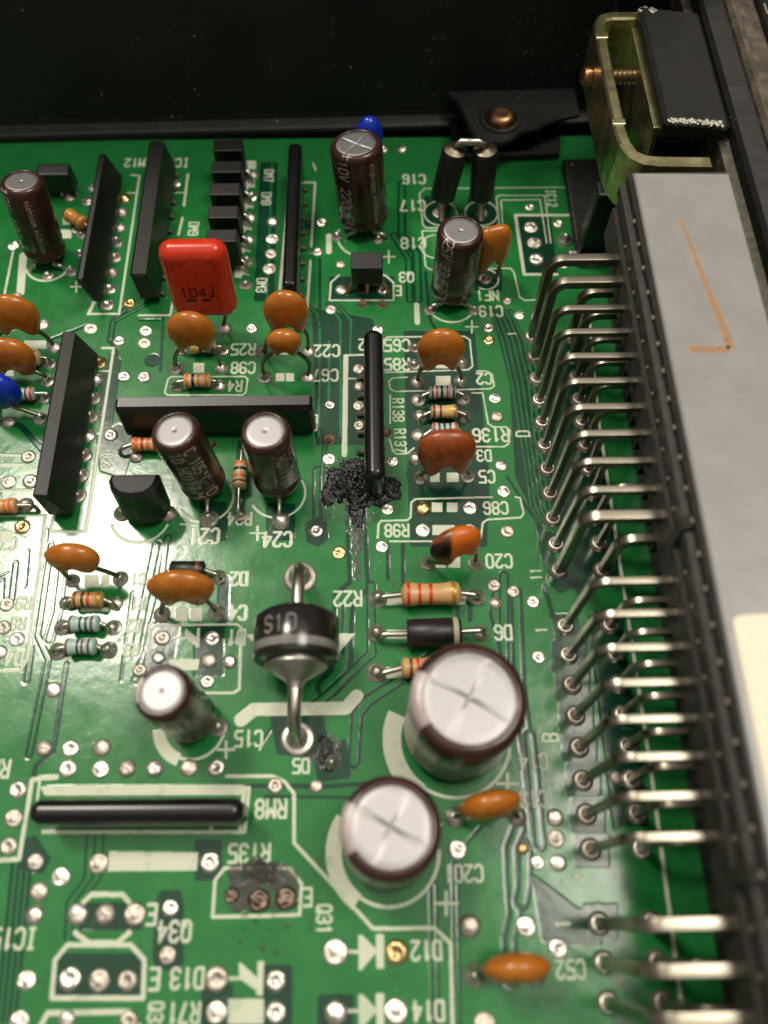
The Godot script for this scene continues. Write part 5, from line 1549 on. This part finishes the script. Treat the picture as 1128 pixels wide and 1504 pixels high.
	ink([V(-44.54, -32.02), V(-43.86, -25.94)], 1.0)
	ink([V(-37.46, 7.58), V(-40.6, 6.33)], 0.1)
	ink([V(-22.72, 17.66), V(-14.36, 17.65), V(-13.85, 18.02), V(-13.69, 24.35), V(-14.21, 24.75), V(-17.78, 24.69)], 0.24)
	ink([V(-22.72, 17.66), V(-23.16, 18.16), V(-23.04, 20.59)], 0.22)
	fill([V(-20.85, 21.33), V(-17.91, 21.24), V(-17.96, 22.36), V(-20.82, 22.38)])
	ink([V(-20.51, 19), V(-19.33, 19.02)], 0.25)
	fill([V(-19.56, 18), V(-19.49, 18.8), V(-18.28, 20.03), V(-18.01, 20.04), V(-18.1, 17.95), V(-18.45, 17.95), V(-18.44, 18.89)])
	fill([V(-13.32, 18.75), V(-2.13, 18.79), V(-3.86, 20.76), V(-7.82, 21.89), V(-11.65, 20.42)])
	ink([V(-13.39, 27.44), V(-12.11, 26.4), V(-3.16, 26.41), V(-2.08, 25.22)], 1.3)
	fill([V(1.01, 14.48), V(9.4, 14.61), V(9.18, 15.88), V(0.98, 15.83)])
	fill([V(1.01, 18.47), V(3.24, 18.51), V(3.21, 19.45), V(0.99, 19.41)])
	fill([V(0.86, 22.38), V(3.8, 22.43), V(3.77, 23.54), V(0.84, 23.49)])
	ink([V(-31.76, 33.5), V(-12.26, 33.77), V(-12.49, 37.68), V(-31.08, 37.37)], 0.34)
	ink([V(-31.21, 33.7), V(-12.95, 33.94)], 0.95)
	ink([V(-12.7, 33.94), V(-12.93, 37.67)], 0.4)
	ink([V(-15.66, 35.6), V(-15.57, 37.63)], 0.3)
	ink([V(-14.45, 32.68), V(-10.12, 32.75), V(-8.94, 33.26), V(-8, 34.39), V(-7.88, 38.7), V(-0.7, 45.89), V(4.71, 45.93), V(6.09, 47.18), V(5.94, 53.53)], 0.34)
	ink([V(-31.9, 32.57), V(-30.56, 32.53)], 0.45)
	ink([V(-31.9, 32.57), V(-32.84, 32.75), V(-32.88, 39.67), V(-34.59, 39.75)], 0.42)
	ink([V(-32.11, 32.88), V(-32.05, 34.84)], 0.25)
	fill([V(-24.78, 39.17), V(-16.63, 39.37), V(-16.63, 40.91), V(-24.7, 40.83)])
	ink([V(-14.12, 40.73), V(-8.25, 40.83), V(-7.1, 42.15), V(-7.22, 44.69), V(-14.94, 44.73), V(-14.91, 41.74), V(-14.12, 40.73)], 0.3)
	ink([V(-26.56, 43.38), V(-25.92, 42.72), V(-23.12, 42.77), V(-22.43, 43.45)], 0.45)
	ink([V(-26.95, 45.76), V(-25.65, 46.59), V(-23.14, 46.63), V(-22.16, 45.85)], 0.45)
	ink([V(-28.22, 50.74), V(-28.37, 47.86), V(-27.47, 46.72), V(-21.93, 46.81), V(-20.62, 47.99), V(-20.43, 50.88), V(-28.22, 50.74)], 0.42)
	ink([V(-28.91, 52.92), V(-28.4, 51.84), V(-21.59, 51.86), V(-20.48, 53.07)], 0.45)
	ink([V(-13.25, 49.52), V(-12.26, 49.54)], 0.3)
	fill([V(-12.44, 48.34), V(-12.21, 48.34), V(-10.73, 49.51), V(-10.79, 48.26), V(-10.2, 48.27), V(-10.2, 50.85), V(-10.78, 50.84), V(-10.8, 50.48), V(-12.25, 49.59)])
	fill([V(-13.16, 51.05), V(-10.07, 51.1), V(-10.05, 52.95), V(-13.1, 52.9)])
	ink([V(-2.98, 47.66), V(-1.79, 47.68)], 0.3)
	fill([V(-2.03, 46.35), V(-1.67, 46.36), V(-0.48, 47.49), V(-0.47, 46.32), V(0.25, 46.34), V(0.21, 49.03), V(-0.44, 49.02), V(-0.49, 47.81), V(-1.74, 49.1), V(-1.98, 49.09)])
	ink([V(-2.97, 52.13), V(-1.82, 52.15)], 0.3)
	fill([V(-2.04, 50.89), V(-1.69, 50.89), V(-0.54, 51.97), V(-0.53, 50.86), V(0.18, 50.88), V(0.13, 53.43), V(-0.5, 53.42), V(-0.54, 52.27), V(-1.77, 53.49), V(-1.99, 53.49)])
	ink([V(25.93, -5.21), V(25.93, 33.22), V(25.57, 52.12)], 0.4)
	ink([V(26.66, -20.7), V(25.93, -5.21)], 0.3)
	fill([V(-17.58, -48.45), V(-15.62, -48.43), V(-15.54, -46.76), V(-16.29, -46.9), V(-16.62, -46.14), V(-17.46, -46.4)])
	fill([V(-17.55, -45.01), V(-15.62, -44.99), V(-15.54, -43.36), V(-16.28, -43.5), V(-16.61, -42.76), V(-17.44, -43.01)])
	fill([V(-17.52, -41.29), V(-15.63, -41.27), V(-15.55, -39.69), V(-16.27, -39.82), V(-16.59, -39.1), V(-17.41, -39.35)])
	fill([V(-17.5, -37.44), V(-15.63, -37.41), V(-15.55, -35.88), V(-16.26, -36.01), V(-16.58, -35.31), V(-17.39, -35.55)])
	fill([V(-17.47, -33.7), V(-15.63, -33.67), V(-15.55, -32.18), V(-16.25, -32.31), V(-16.57, -31.63), V(-17.36, -31.87)])
	fill([V(-17.44, -29.84), V(-15.63, -29.82), V(-15.55, -28.37), V(-16.24, -28.5), V(-16.55, -27.84), V(-17.34, -28.07)])
	fill([V(-21.04, -18), V(-19.4, -17.97), V(-19.29, -16.46), V(-20.93, -16.49)])
	fill([V(7.48, -14.78), V(9.27, -14.75), V(9.22, -13.77), V(7.44, -13.8)])
	fill([V(7.39, -12.72), V(9.17, -12.7), V(9.1, -11.35), V(7.33, -11.37)])
	fill([V(-21.46, -15.01), V(-20.16, -14.99), V(-20.06, -13.61), V(-21.35, -13.63)])
	fill([V(-11.78, -16.55), V(-10.14, -16.53), V(-10.13, -16.03), V(-11.76, -16.05)])
	fill([V(-11.58, -13.39), V(-10.53, -13.38), V(-10.49, -12.21), V(-11.53, -12.23)])
	fill([V(-10.37, -13.37), V(-9.4, -13.36), V(-9.36, -12.2), V(-10.33, -12.21)])
	fill([V(6.21, 0.27), V(7.28, 0.28), V(7.22, 1.49), V(6.16, 1.47)])
	fill([V(8.04, 0.3), V(9.41, 0.32), V(9.35, 1.52), V(7.98, 1.5)])
	fill([V(6.21, 4.01), V(7.41, 4.02), V(7.35, 5.19), V(6.16, 5.17)])
	fill([V(7.86, 4.03), V(9.06, 4.05), V(8.99, 5.21), V(7.8, 5.19)])
	fill([V(6.17, 6.73), V(8.61, 6.76), V(8.55, 7.98), V(6.12, 7.94)])
	fill([V(6.38, 10.49), V(7.54, 10.5), V(7.48, 11.75), V(6.32, 11.73)])
	fill([V(7.76, 10.51), V(8.99, 10.53), V(8.92, 11.77), V(7.69, 11.76)])
	fill([V(-30.65, 12), V(-29.22, 12.03), V(-29.05, 13.33), V(-30.48, 13.3)])
	fill([V(-28.86, 12.03), V(-28.15, 12.04), V(-27.99, 13.34), V(-28.7, 13.33)])
	fill([V(-20.8, 15.78), V(-19.6, 15.8), V(-19.48, 17.2), V(-20.67, 17.18)])
	fill([V(-19.25, 15.81), V(-18.05, 15.83), V(-17.95, 17.23), V(-19.13, 17.21)])
	fill([V(-40.53, 6.73), V(-39.21, 6.75), V(-38.97, 8.12), V(-40.28, 8.1)])
	fill([V(-30.66, 15.55), V(-27.71, 15.6), V(-27.65, 16.04), V(-30.6, 16)])
	fill([V(-42.21, -18.61), V(-40.57, -18.58), V(-40.32, -17.07), V(-41.96, -17.09)])
	fill([V(-40.98, -18.59), V(-39.5, -18.57), V(-39.31, -17.35), V(-40.78, -17.38)])
	fill([V(-44.37, -14.65), V(-42.75, -14.63), V(-42.55, -13.46), V(-44.16, -13.48)])
	fill([V(-40.51, -36.34), V(-39, -36.32), V(-38.79, -34.8), V(-40.28, -34.82)])
	fill([V(-40.45, -38.35), V(-39.47, -38.33), V(-39.3, -37.15), V(-40.27, -37.16)])
	fill([V(4.71, 37.14), V(5.85, 37.16), V(5.83, 37.51), V(4.69, 37.5)])
	arc(9.14, -38.51, 2.15, 0.2, 0, 360)
	arc(14.53, -38.43, 2.15, 0.2, 0, 360)
	arc(8.27, -32.77, 1.93, 0.2, 90, 270)
	arc(14.3, -27.29, 1.63, 0.2, -90, 120)
	arc(-25.53, 5.17, 3.19, 0.26, 20, 160)
	arc(-18.6, 3, 3, 0.26, -30, 150)
	arc(-10.7, 2.6, 3, 0.26, -30, 150)
	arc(-18, 28, 3.1, 0.3, 10, 150)
	arc(7.3, 29.6, 5.4, 0.3, 10, 185)
	fill([V(4.37, 33.78), V(3.87, 33.37), V(3.42, 32.91), V(3.03, 32.39), V(2.71, 31.83), V(2.47, 31.23), V(2.3, 30.6), V(2.21, 29.96), V(2.21, 29.32), V(2.28, 28.67), V(2.44, 28.05), V(2.68, 27.44), V(1.05, 26.68), V(0.73, 27.5), V(0.51, 28.35), V(0.41, 29.22), V(0.42, 30.09), V(0.54, 30.96), V(0.76, 31.8), V(1.09, 32.61), V(1.53, 33.38), V(2.05, 34.08), V(2.66, 34.71), V(3.34, 35.25)])
	arc(0.8, 39.6, 4.6, 0.32, 0, 190)
	fill([V(-1.67, 43.12), V(-2.14, 42.74), V(-2.56, 42.28), V(-2.91, 41.78), V(-3.18, 41.23), V(-3.37, 40.65), V(-3.48, 40.04), V(-3.5, 39.43), V(-3.43, 38.82), V(-3.27, 38.23), V(-3.04, 37.66), V(-2.72, 37.13), V(-3.95, 36.27), V(-4.38, 36.98), V(-4.7, 37.75), V(-4.9, 38.55), V(-5, 39.37), V(-4.97, 40.2), V(-4.83, 41.01), V(-4.57, 41.8), V(-4.2, 42.54), V(-3.73, 43.22), V(-3.17, 43.83), V(-2.53, 44.35)])
	arc(-41.1, -30.6, 2.8, 0.3, 10, 160)
	arc(9.8, -23.6, 3, 0.26, 20, 160)
	arc(-1, -34.6, 3.4, 0.26, 110, 200)
	fill([V(-18.92, 30.54), V(-19.18, 30.43), V(-19.42, 30.29), V(-19.65, 30.14), V(-19.86, 29.95), V(-20.05, 29.75), V(-20.22, 29.53), V(-20.37, 29.29), V(-20.49, 29.04), V(-20.58, 28.78), V(-20.65, 28.51), V(-20.69, 28.24), V(-21.89, 28.34), V(-21.83, 28.74), V(-21.73, 29.13), V(-21.6, 29.51), V(-21.42, 29.87), V(-21.21, 30.21), V(-20.97, 30.53), V(-20.69, 30.82), V(-20.39, 31.08), V(-20.06, 31.31), V(-19.7, 31.51), V(-19.33, 31.66)])

func solder_points() -> void:
	pad(1.8, -50.41, 0.56, "dome")
	pad(4.34, -50.38, 0.66, "dome")
	pad(-37.15, -43.65, 0.64, "dome")
	pad(-37.63, -41.2, 0.72, "dome")
	pad(-38.37, -36.19, 0.62, "dome")
	pad(-46.01, -33.52, 0.7, "dome")
	pad(-30.1, -24.03, 0.72, "dome")
	pad(-34.38, -20.23, 0.79, "dome")
	pad(-30.69, -18.34, 0.7, "dome")
	pad(-27.64, -19.82, 0.75, "dome")
	pad(-27.61, -17.99, 0.74, "dome")
	pad(-29.51, -13.17, 0.72, "dome")
	pad(-27.09, -13.04, 0.76, "dome")
	pad(-14.73, -19.94, 0.71, "dome")
	pad(-40.36, -20.93, 0.75, "dome")
	pad(-44.22, -25.09, 0.76, "dome")
	pad(-26.11, -44.25, 0.64, "dome")
	pad(-12.85, -37.26, 0.76, "dome")
	pad(-12.83, -34.33, 0.79, "dome")
	pad(-12.9, -31.81, 0.74, "dome")
	pad(-12.97, -29.34, 0.82, "dome")
	pad(-6.44, -37.05, 0.71, "dome")
	pad(-6.98, -32.07, 0.66, "dome")
	pad(-5.13, -22.72, 0.63, "dome")
	pad(8.96, -38.51, 0.81, "dome")
	pad(21, -39.31, 0.63, "dome")
	pad(20.86, -35.85, 0.89, "dome")
	pad(21.05, -33.17, 0.88, "dome")
	pad(21.05, -30.43, 0.87, "dome")
	pad(24.48, -36.39, 0.67, "dome")
	pad(24.44, -29.48, 0.61, "dome")
	pad(16.76, -23.69, 0.55, "dome")
	pad(18.1, -21.55, 0.59, "dome")
	pad(14.1, -19.63, 0.67, "dome")
	pad(14.05, -17.79, 0.66, "dome")
	pad(0.62, -19.52, 0.66, "dome")
	pad(14.18, -9.46, 0.68, "dome")
	pad(14.23, -6.94, 0.71, "dome")
	pad(14.2, -0.48, 0.69, "dome")
	pad(14.25, 2.78, 0.72, "dome")
	pad(5.21, 4.74, 0.82, "dome")
	pad(10.36, 4.74, 0.75, "dome")
	pad(10.2, 7.36, 0.66, "dome")
	pad(5.11, 7.36, 0.74, "dome")
	pad(14.24, 7.66, 0.7, "dome")
	pad(0.66, 9.21, 0.66, "dome")
	pad(12.31, 13.83, 0.68, "dome")
	pad(14.33, 14.54, 0.61, "dome")
	pad(16.29, 15.7, 0.64, "dome")
	pad(16.28, 21.58, 0.65, "dome")
	pad(1.33, 4.76, 0.63, "dome")
	pad(1.98, -1.19, 0.65, "dome")
	pad(-5.15, -1.65, 0.69, "dome")
	pad(-3.93, 9.85, 0.69, "dome")
	pad(-6.44, 7.26, 0.74, "dome")
	pad(-5.15, -8.81, 0.59, "dome")
	pad(-1.72, -13.83, 0.65, "dome")
	pad(-1.65, -11.32, 0.64, "dome")
	pad(-1.74, -8.67, 0.63, "dome")
	pad(-1.68, -5.98, 0.63, "dome")
	pad(-5.9, 33.75, 0.58, "dome")
	pad(-9.83, 33.62, 0.71, "dome")
	pad(-16.94, 21.4, 0.75, "dome")
	pad(-14.88, 21.57, 0.69, "dome")
	pad(-16.99, 23.55, 0.68, "dome")
	pad(-23.81, 22.33, 0.65, "dome")
	pad(-22.04, 21.03, 0.62, "dome")
	pad(-32.16, 24.12, 0.74, "dome")
	pad(-32.15, 29.79, 0.75, "dome")
	pad(-29.66, 29.84, 0.79, "dome")
	pad(-26.6, 29.82, 0.79, "dome")
	pad(-29.58, 31.74, 0.78, "dome")
	pad(-26.47, 31.85, 0.78, "dome")
	pad(-23.95, 31.83, 0.78, "dome")
	pad(-21.36, 31.87, 0.78, "dome")
	pad(-18.12, 31.86, 0.78, "dome")
	pad(-15.53, 31.91, 0.78, "dome")
	pad(-38.31, 15.13, 0.71, "dome")
	pad(-38.22, 17.63, 0.73, "dome")
	pad(-36.62, 18.88, 0.73, "dome")
	pad(-38.11, 20.21, 0.69, "dome")
	pad(-38.96, -2.42, 0.77, "dome")
	pad(-40.62, 0.76, 0.76, "dome")
	pad(-38.22, 0.71, 0.83, "dome")
	pad(-38.19, 6.28, 0.81, "dome")
	pad(-30.05, -5.14, 0.74, "dome")
	pad(-21.9, 18.98, 0.76, "dome")
	pad(-16.83, 19.13, 0.76, "dome")
	pad(-33.98, 33.59, 0.8, "dome")
	pad(-33.99, 36.14, 0.79, "dome")
	pad(-34, 38.55, 0.75, "dome")
	pad(-31.36, 39.92, 0.68, "dome")
	pad(-28.88, 41.22, 0.77, "dome")
	pad(-30.65, 42.42, 0.76, "dome")
	pad(-30.71, 44.29, 0.76, "dome")
	pad(-25.59, 40.14, 0.84, "dome")
	pad(-15.51, 40.19, 0.87, "dome")
	pad(-26.92, 44.3, 0.85, "dome")
	pad(-24.44, 44.35, 0.85, "dome")
	pad(-21.85, 44.39, 0.88, "dome")
	pad(-26.86, 49.34, 0.88, "dome")
	pad(-24.32, 49.48, 0.85, "dome")
	pad(-21.86, 49.53, 0.82, "dome")
	pad(-30.59, 49.38, 0.76, "dome")
	pad(-30.72, 52.4, 0.75, "dome")
	pad(-18.75, 43.95, 0.67, "dome")
	pad(-18.64, 47.66, 0.68, "dome")
	pad(-14.25, 49.5, 0.97, "dome")
	pad(-9.14, 49.74, 0.82, "dome")
	pad(-14.08, 52.04, 0.81, "dome")
	pad(-9.05, 52.13, 0.81, "dome")
	pad(-3.99, 47.65, 1.01, "dome")
	pad(1.36, 47.74, 0.95, "dome")
	pad(-3.96, 52.22, 0.93, "dome")
	pad(1.19, 52.25, 0.93, "dome")
	pad(7.85, 45.82, 0.9, "dome")
	pad(7.11, 39.53, 0.81, "dome")
	pad(16.33, 36.91, 0.76, "dome")
	pad(16.26, 38.75, 0.75, "dome")
	pad(13.11, 39.52, 0.5, "dome")
	pad(14.37, 40.75, 0.56, "dome")
	pad(16.23, 40.78, 0.71, "dome")
	pad(12.84, 45.96, 0.81, "dome")
	pad(15.49, 47.71, 0.8, "dome")
	pad(8.66, 53.28, 0.86, "dome")
	pad(-26.71, 52.32, 0.69, "dome")
	pad(-21.4, 52.56, 0.75, "dome")
	pad(-41.99, -7.04, 0.7, "dome")
	pad(22.53, 33.41, 0.58, "dome")
	pad(-4, -29.88, 0.61, "dome")
	pad(-3.89, -25.81, 0.72, "dome")
	pad(1.31, -25.73, 0.68, "dome")
	pad(-15.95, -45.62, 0.78, "cone")
	pad(-15.93, -41.76, 0.77, "cone")
	pad(-15.92, -38.01, 0.76, "cone")
	pad(-15.9, -34.25, 0.75, "cone")
	pad(-15.88, -30.49, 0.74, "cone")
	pad(-15.85, -26.73, 0.73, "cone")
	pad(7.14, -22.44, 0.71, "cone")
	pad(12.44, -22.37, 0.71, "cone")
	pad(5.02, -16.81, 0.7, "cone")
	pad(4.86, -14.33, 0.73, "cone")
	pad(10.48, -14.44, 0.73, "cone")
	pad(5.18, -11.79, 0.8, "cone")
	pad(10.25, -11.91, 0.72, "cone")
	pad(5.17, -9.31, 0.83, "cone")
	pad(10.43, -9.33, 0.8, "cone")
	pad(5.33, -7.07, 0.79, "cone")
	pad(10.44, -6.9, 0.79, "cone")
	pad(5.01, -4.52, 0.78, "cone")
	pad(4.52, -1.5, 0.77, "cone")
	pad(5.12, 0.94, 0.8, "cone")
	pad(10.37, 0.85, 0.76, "cone")
	pad(5.48, 11.18, 0.76, "cone")
	pad(10.54, 11.33, 0.76, "cone")
	pad(12.38, 15.79, 0.64, "cone")
	pad(0.14, 15.14, 0.92, "cone")
	pad(10.44, 15.08, 0.85, "cone")
	pad(-0.05, 18.82, 0.9, "cone")
	pad(10.54, 18.99, 0.87, "cone")
	pad(-0.1, 22.92, 0.92, "cone")
	pad(-16.66, 12.45, 0.79, "cone")
	pad(-22.14, 16.5, 0.81, "cone")
	pad(-16.54, 16.37, 0.84, "cone")
	pad(-15.53, 28.06, 0.86, "cone")
	pad(-32.14, 15.08, 0.71, "cone")
	pad(-27.06, 15.16, 0.71, "cone")
	pad(-32.17, 17.73, 0.8, "cone")
	pad(-26.95, 17.81, 0.8, "cone")
	pad(-32.28, 20.23, 0.86, "cone")
	pad(-27.14, 20.18, 0.83, "cone")
	pad(-31.86, 12.6, 0.72, "cone")
	pad(-26.88, 12.45, 0.79, "cone")
	pad(-18.09, 5.62, 1, "cone")
	pad(-10.31, 5.98, 0.96, "cone")
	pad(-14.71, 5.26, 0.67, "cone")
	pad(-22.59, 4.97, 0.89, "cone")
	pad(-25.16, 5.1, 0.82, "cone")
	pad(-27.56, 4.81, 0.89, "cone")
	pad(-38.36, -17.54, 0.82, "cone")
	pad(-38.55, -15.06, 0.77, "cone")
	pad(-38.41, -12.62, 0.8, "cone")
	pad(-38.44, -10.24, 0.75, "cone")
	pad(-38.39, -7.45, 0.78, "cone")
	pad(-42.32, -9.83, 0.71, "cone")
	pad(-23.42, -14.25, 0.81, "cone")
	pad(-18.08, -14.17, 0.81, "cone")
	pad(-18.01, -16.84, 0.7, "cone")
	pad(-23.09, -16.92, 0.7, "cone")
	pad(-23.18, -11.63, 0.76, "cone")
	pad(-18.15, -11.65, 0.76, "cone")
	pad(-18.06, -20.1, 0.83, "cone")
	pad(-23.02, -19.96, 0.66, "cone")
	pad(-13.42, -16.58, 0.7, "cone")
	pad(-7.77, -16.5, 0.78, "cone")
	pad(-12.84, -12.83, 0.85, "cone")
	pad(-7.69, -12.75, 0.77, "cone")
	pad(7.01, 36.7, 0.89, "cone")
	pad(12.84, 36.8, 0.82, "cone")
	pad(8.03, 49.63, 0.94, "cone")
	pad(13.33, 49.72, 0.82, "cone")
	pad(-38.26, 3.66, 0.82, "cone")
	pad(-37.29, -32.26, 0.57, "cone")
	pad(-40.89, -28.62, 0.69, "cone")
	pad(-37.97, -29.13, 0.65, "cone")
	pad(-4.46, -34.56, 0.66, "cone")
	pad(0.83, -34.02, 0.66, "cone")
	pad(25.06, -33.57, 0.97, "cone")
	pad(14.53, -38.43, 0.81, "cone")
	pad(14.3, -27.29, 0.77, "cone")
	pad(-4.51, 31.58, 0.65, "cone")
	pad(-40.08, -41.97, 0.63, "cone")
	pad(-37.55, -35.37, 0.62, "cone")
	pad(-26.85, -2.15, 0.69, "cone")
	pad(-8, 12.59, 1.65, "big")
	pad(-7.82, 29.29, 1.51, "big")
	pad(-1.33, -25.88, 0.6, "hole")
	pad(-1.26, -23.52, 0.59, "hole")
	pad(1.19, -23.48, 0.59, "hole")
	pad(-5.18, -4.22, 0.7, "hole")
	pad(1.51, -4.94, 0.55, "hole")
	pad(-18.31, -3.7, 0.46, "hole")
	pad(-13.36, 42.99, 0.61, "char")
	pad(-10.9, 43.42, 0.91, "char")
	pad(-8.47, 43.35, 0.91, "char")
	pad(-32.7, -15.2, 0.85, "cone")
	pad(-32.8, -41.6, 0.8, "cone")
	pad(-32.7, -12.66, 0.85, "cone")
	pad(-32.8, -39.06, 0.8, "cone")
	pad(-32.7, -10.12, 0.85, "cone")
	pad(-32.8, -36.52, 0.8, "cone")
	pad(-32.7, -7.58, 0.85, "cone")
	pad(-32.8, -33.98, 0.8, "cone")
	pad(-32.7, -5.04, 0.85, "cone")
	pad(-32.8, -31.44, 0.8, "cone")
	pad(-32.7, -2.5, 0.85, "cone")
	pad(-32.8, -28.9, 0.8, "cone")
	pad(-32.7, 0.04, 0.85, "cone")
	pad(-32.8, -26.36, 0.8, "cone")
	pad(-32.7, 2.58, 0.85, "cone")
	pad(-32.8, -23.82, 0.8, "cone")
	pad(19.3, -18.2, 0.95, "pin")
	pad(23.95, -18.2, 0.95, "pin")
	pad(19.3, -15.15, 0.95, "pin")
	pad(23.95, -15.15, 0.95, "pin")
	pad(19.3, -12.1, 0.95, "pin")
	pad(23.95, -12.1, 0.95, "pin")
	pad(19.3, -9.06, 0.95, "pin")
	pad(23.95, -9.06, 0.95, "pin")
	pad(19.3, -6.01, 0.95, "pin")
	pad(23.95, -6.01, 0.95, "pin")
	pad(19.3, -2.96, 0.95, "pin")
	pad(23.95, -2.96, 0.95, "pin")
	pad(19.3, 0.09, 0.95, "pin")
	pad(23.95, 0.09, 0.95, "pin")
	pad(19.3, 3.14, 0.95, "pin")
	pad(23.95, 3.14, 0.95, "pin")
	pad(19.3, 6.18, 0.95, "pin")
	pad(23.95, 6.18, 0.95, "pin")
	pad(19.3, 9.23, 0.95, "pin")
	pad(23.95, 9.23, 0.95, "pin")
	pad(19.3, 12.28, 0.95, "pin")
	pad(23.95, 12.28, 0.95, "pin")
	pad(19.3, 18.38, 0.95, "pin")
	pad(23.95, 18.38, 0.95, "pin")
	pad(19.3, 21.42, 0.95, "pin")
	pad(23.95, 21.42, 0.95, "pin")
	pad(19.3, 24.47, 0.95, "pin")
	pad(23.95, 24.47, 0.95, "pin")
	pad(19.3, 27.52, 0.95, "pin")
	pad(23.95, 27.52, 0.95, "pin")
	pad(19.3, 30.57, 0.95, "pin")
	pad(23.95, 30.57, 0.95, "pin")
	pad(19.3, 33.62, 0.95, "pin")
	pad(23.95, 33.62, 0.95, "pin")
	pad(19.3, 36.66, 0.95, "pin")
	pad(23.95, 36.66, 0.95, "pin")
	pad(19.3, 39.71, 0.95, "pin")
	pad(23.95, 39.71, 0.95, "pin")
	pad(19.3, 45.81, 0.95, "pin")
	pad(23.95, 45.81, 0.95, "pin")
	pad(19.3, 48.86, 0.95, "pin")
	pad(23.95, 48.86, 0.95, "pin")
	pad(19.3, 51.9, 0.95, "pin")
	pad(23.95, 51.9, 0.95, "pin")
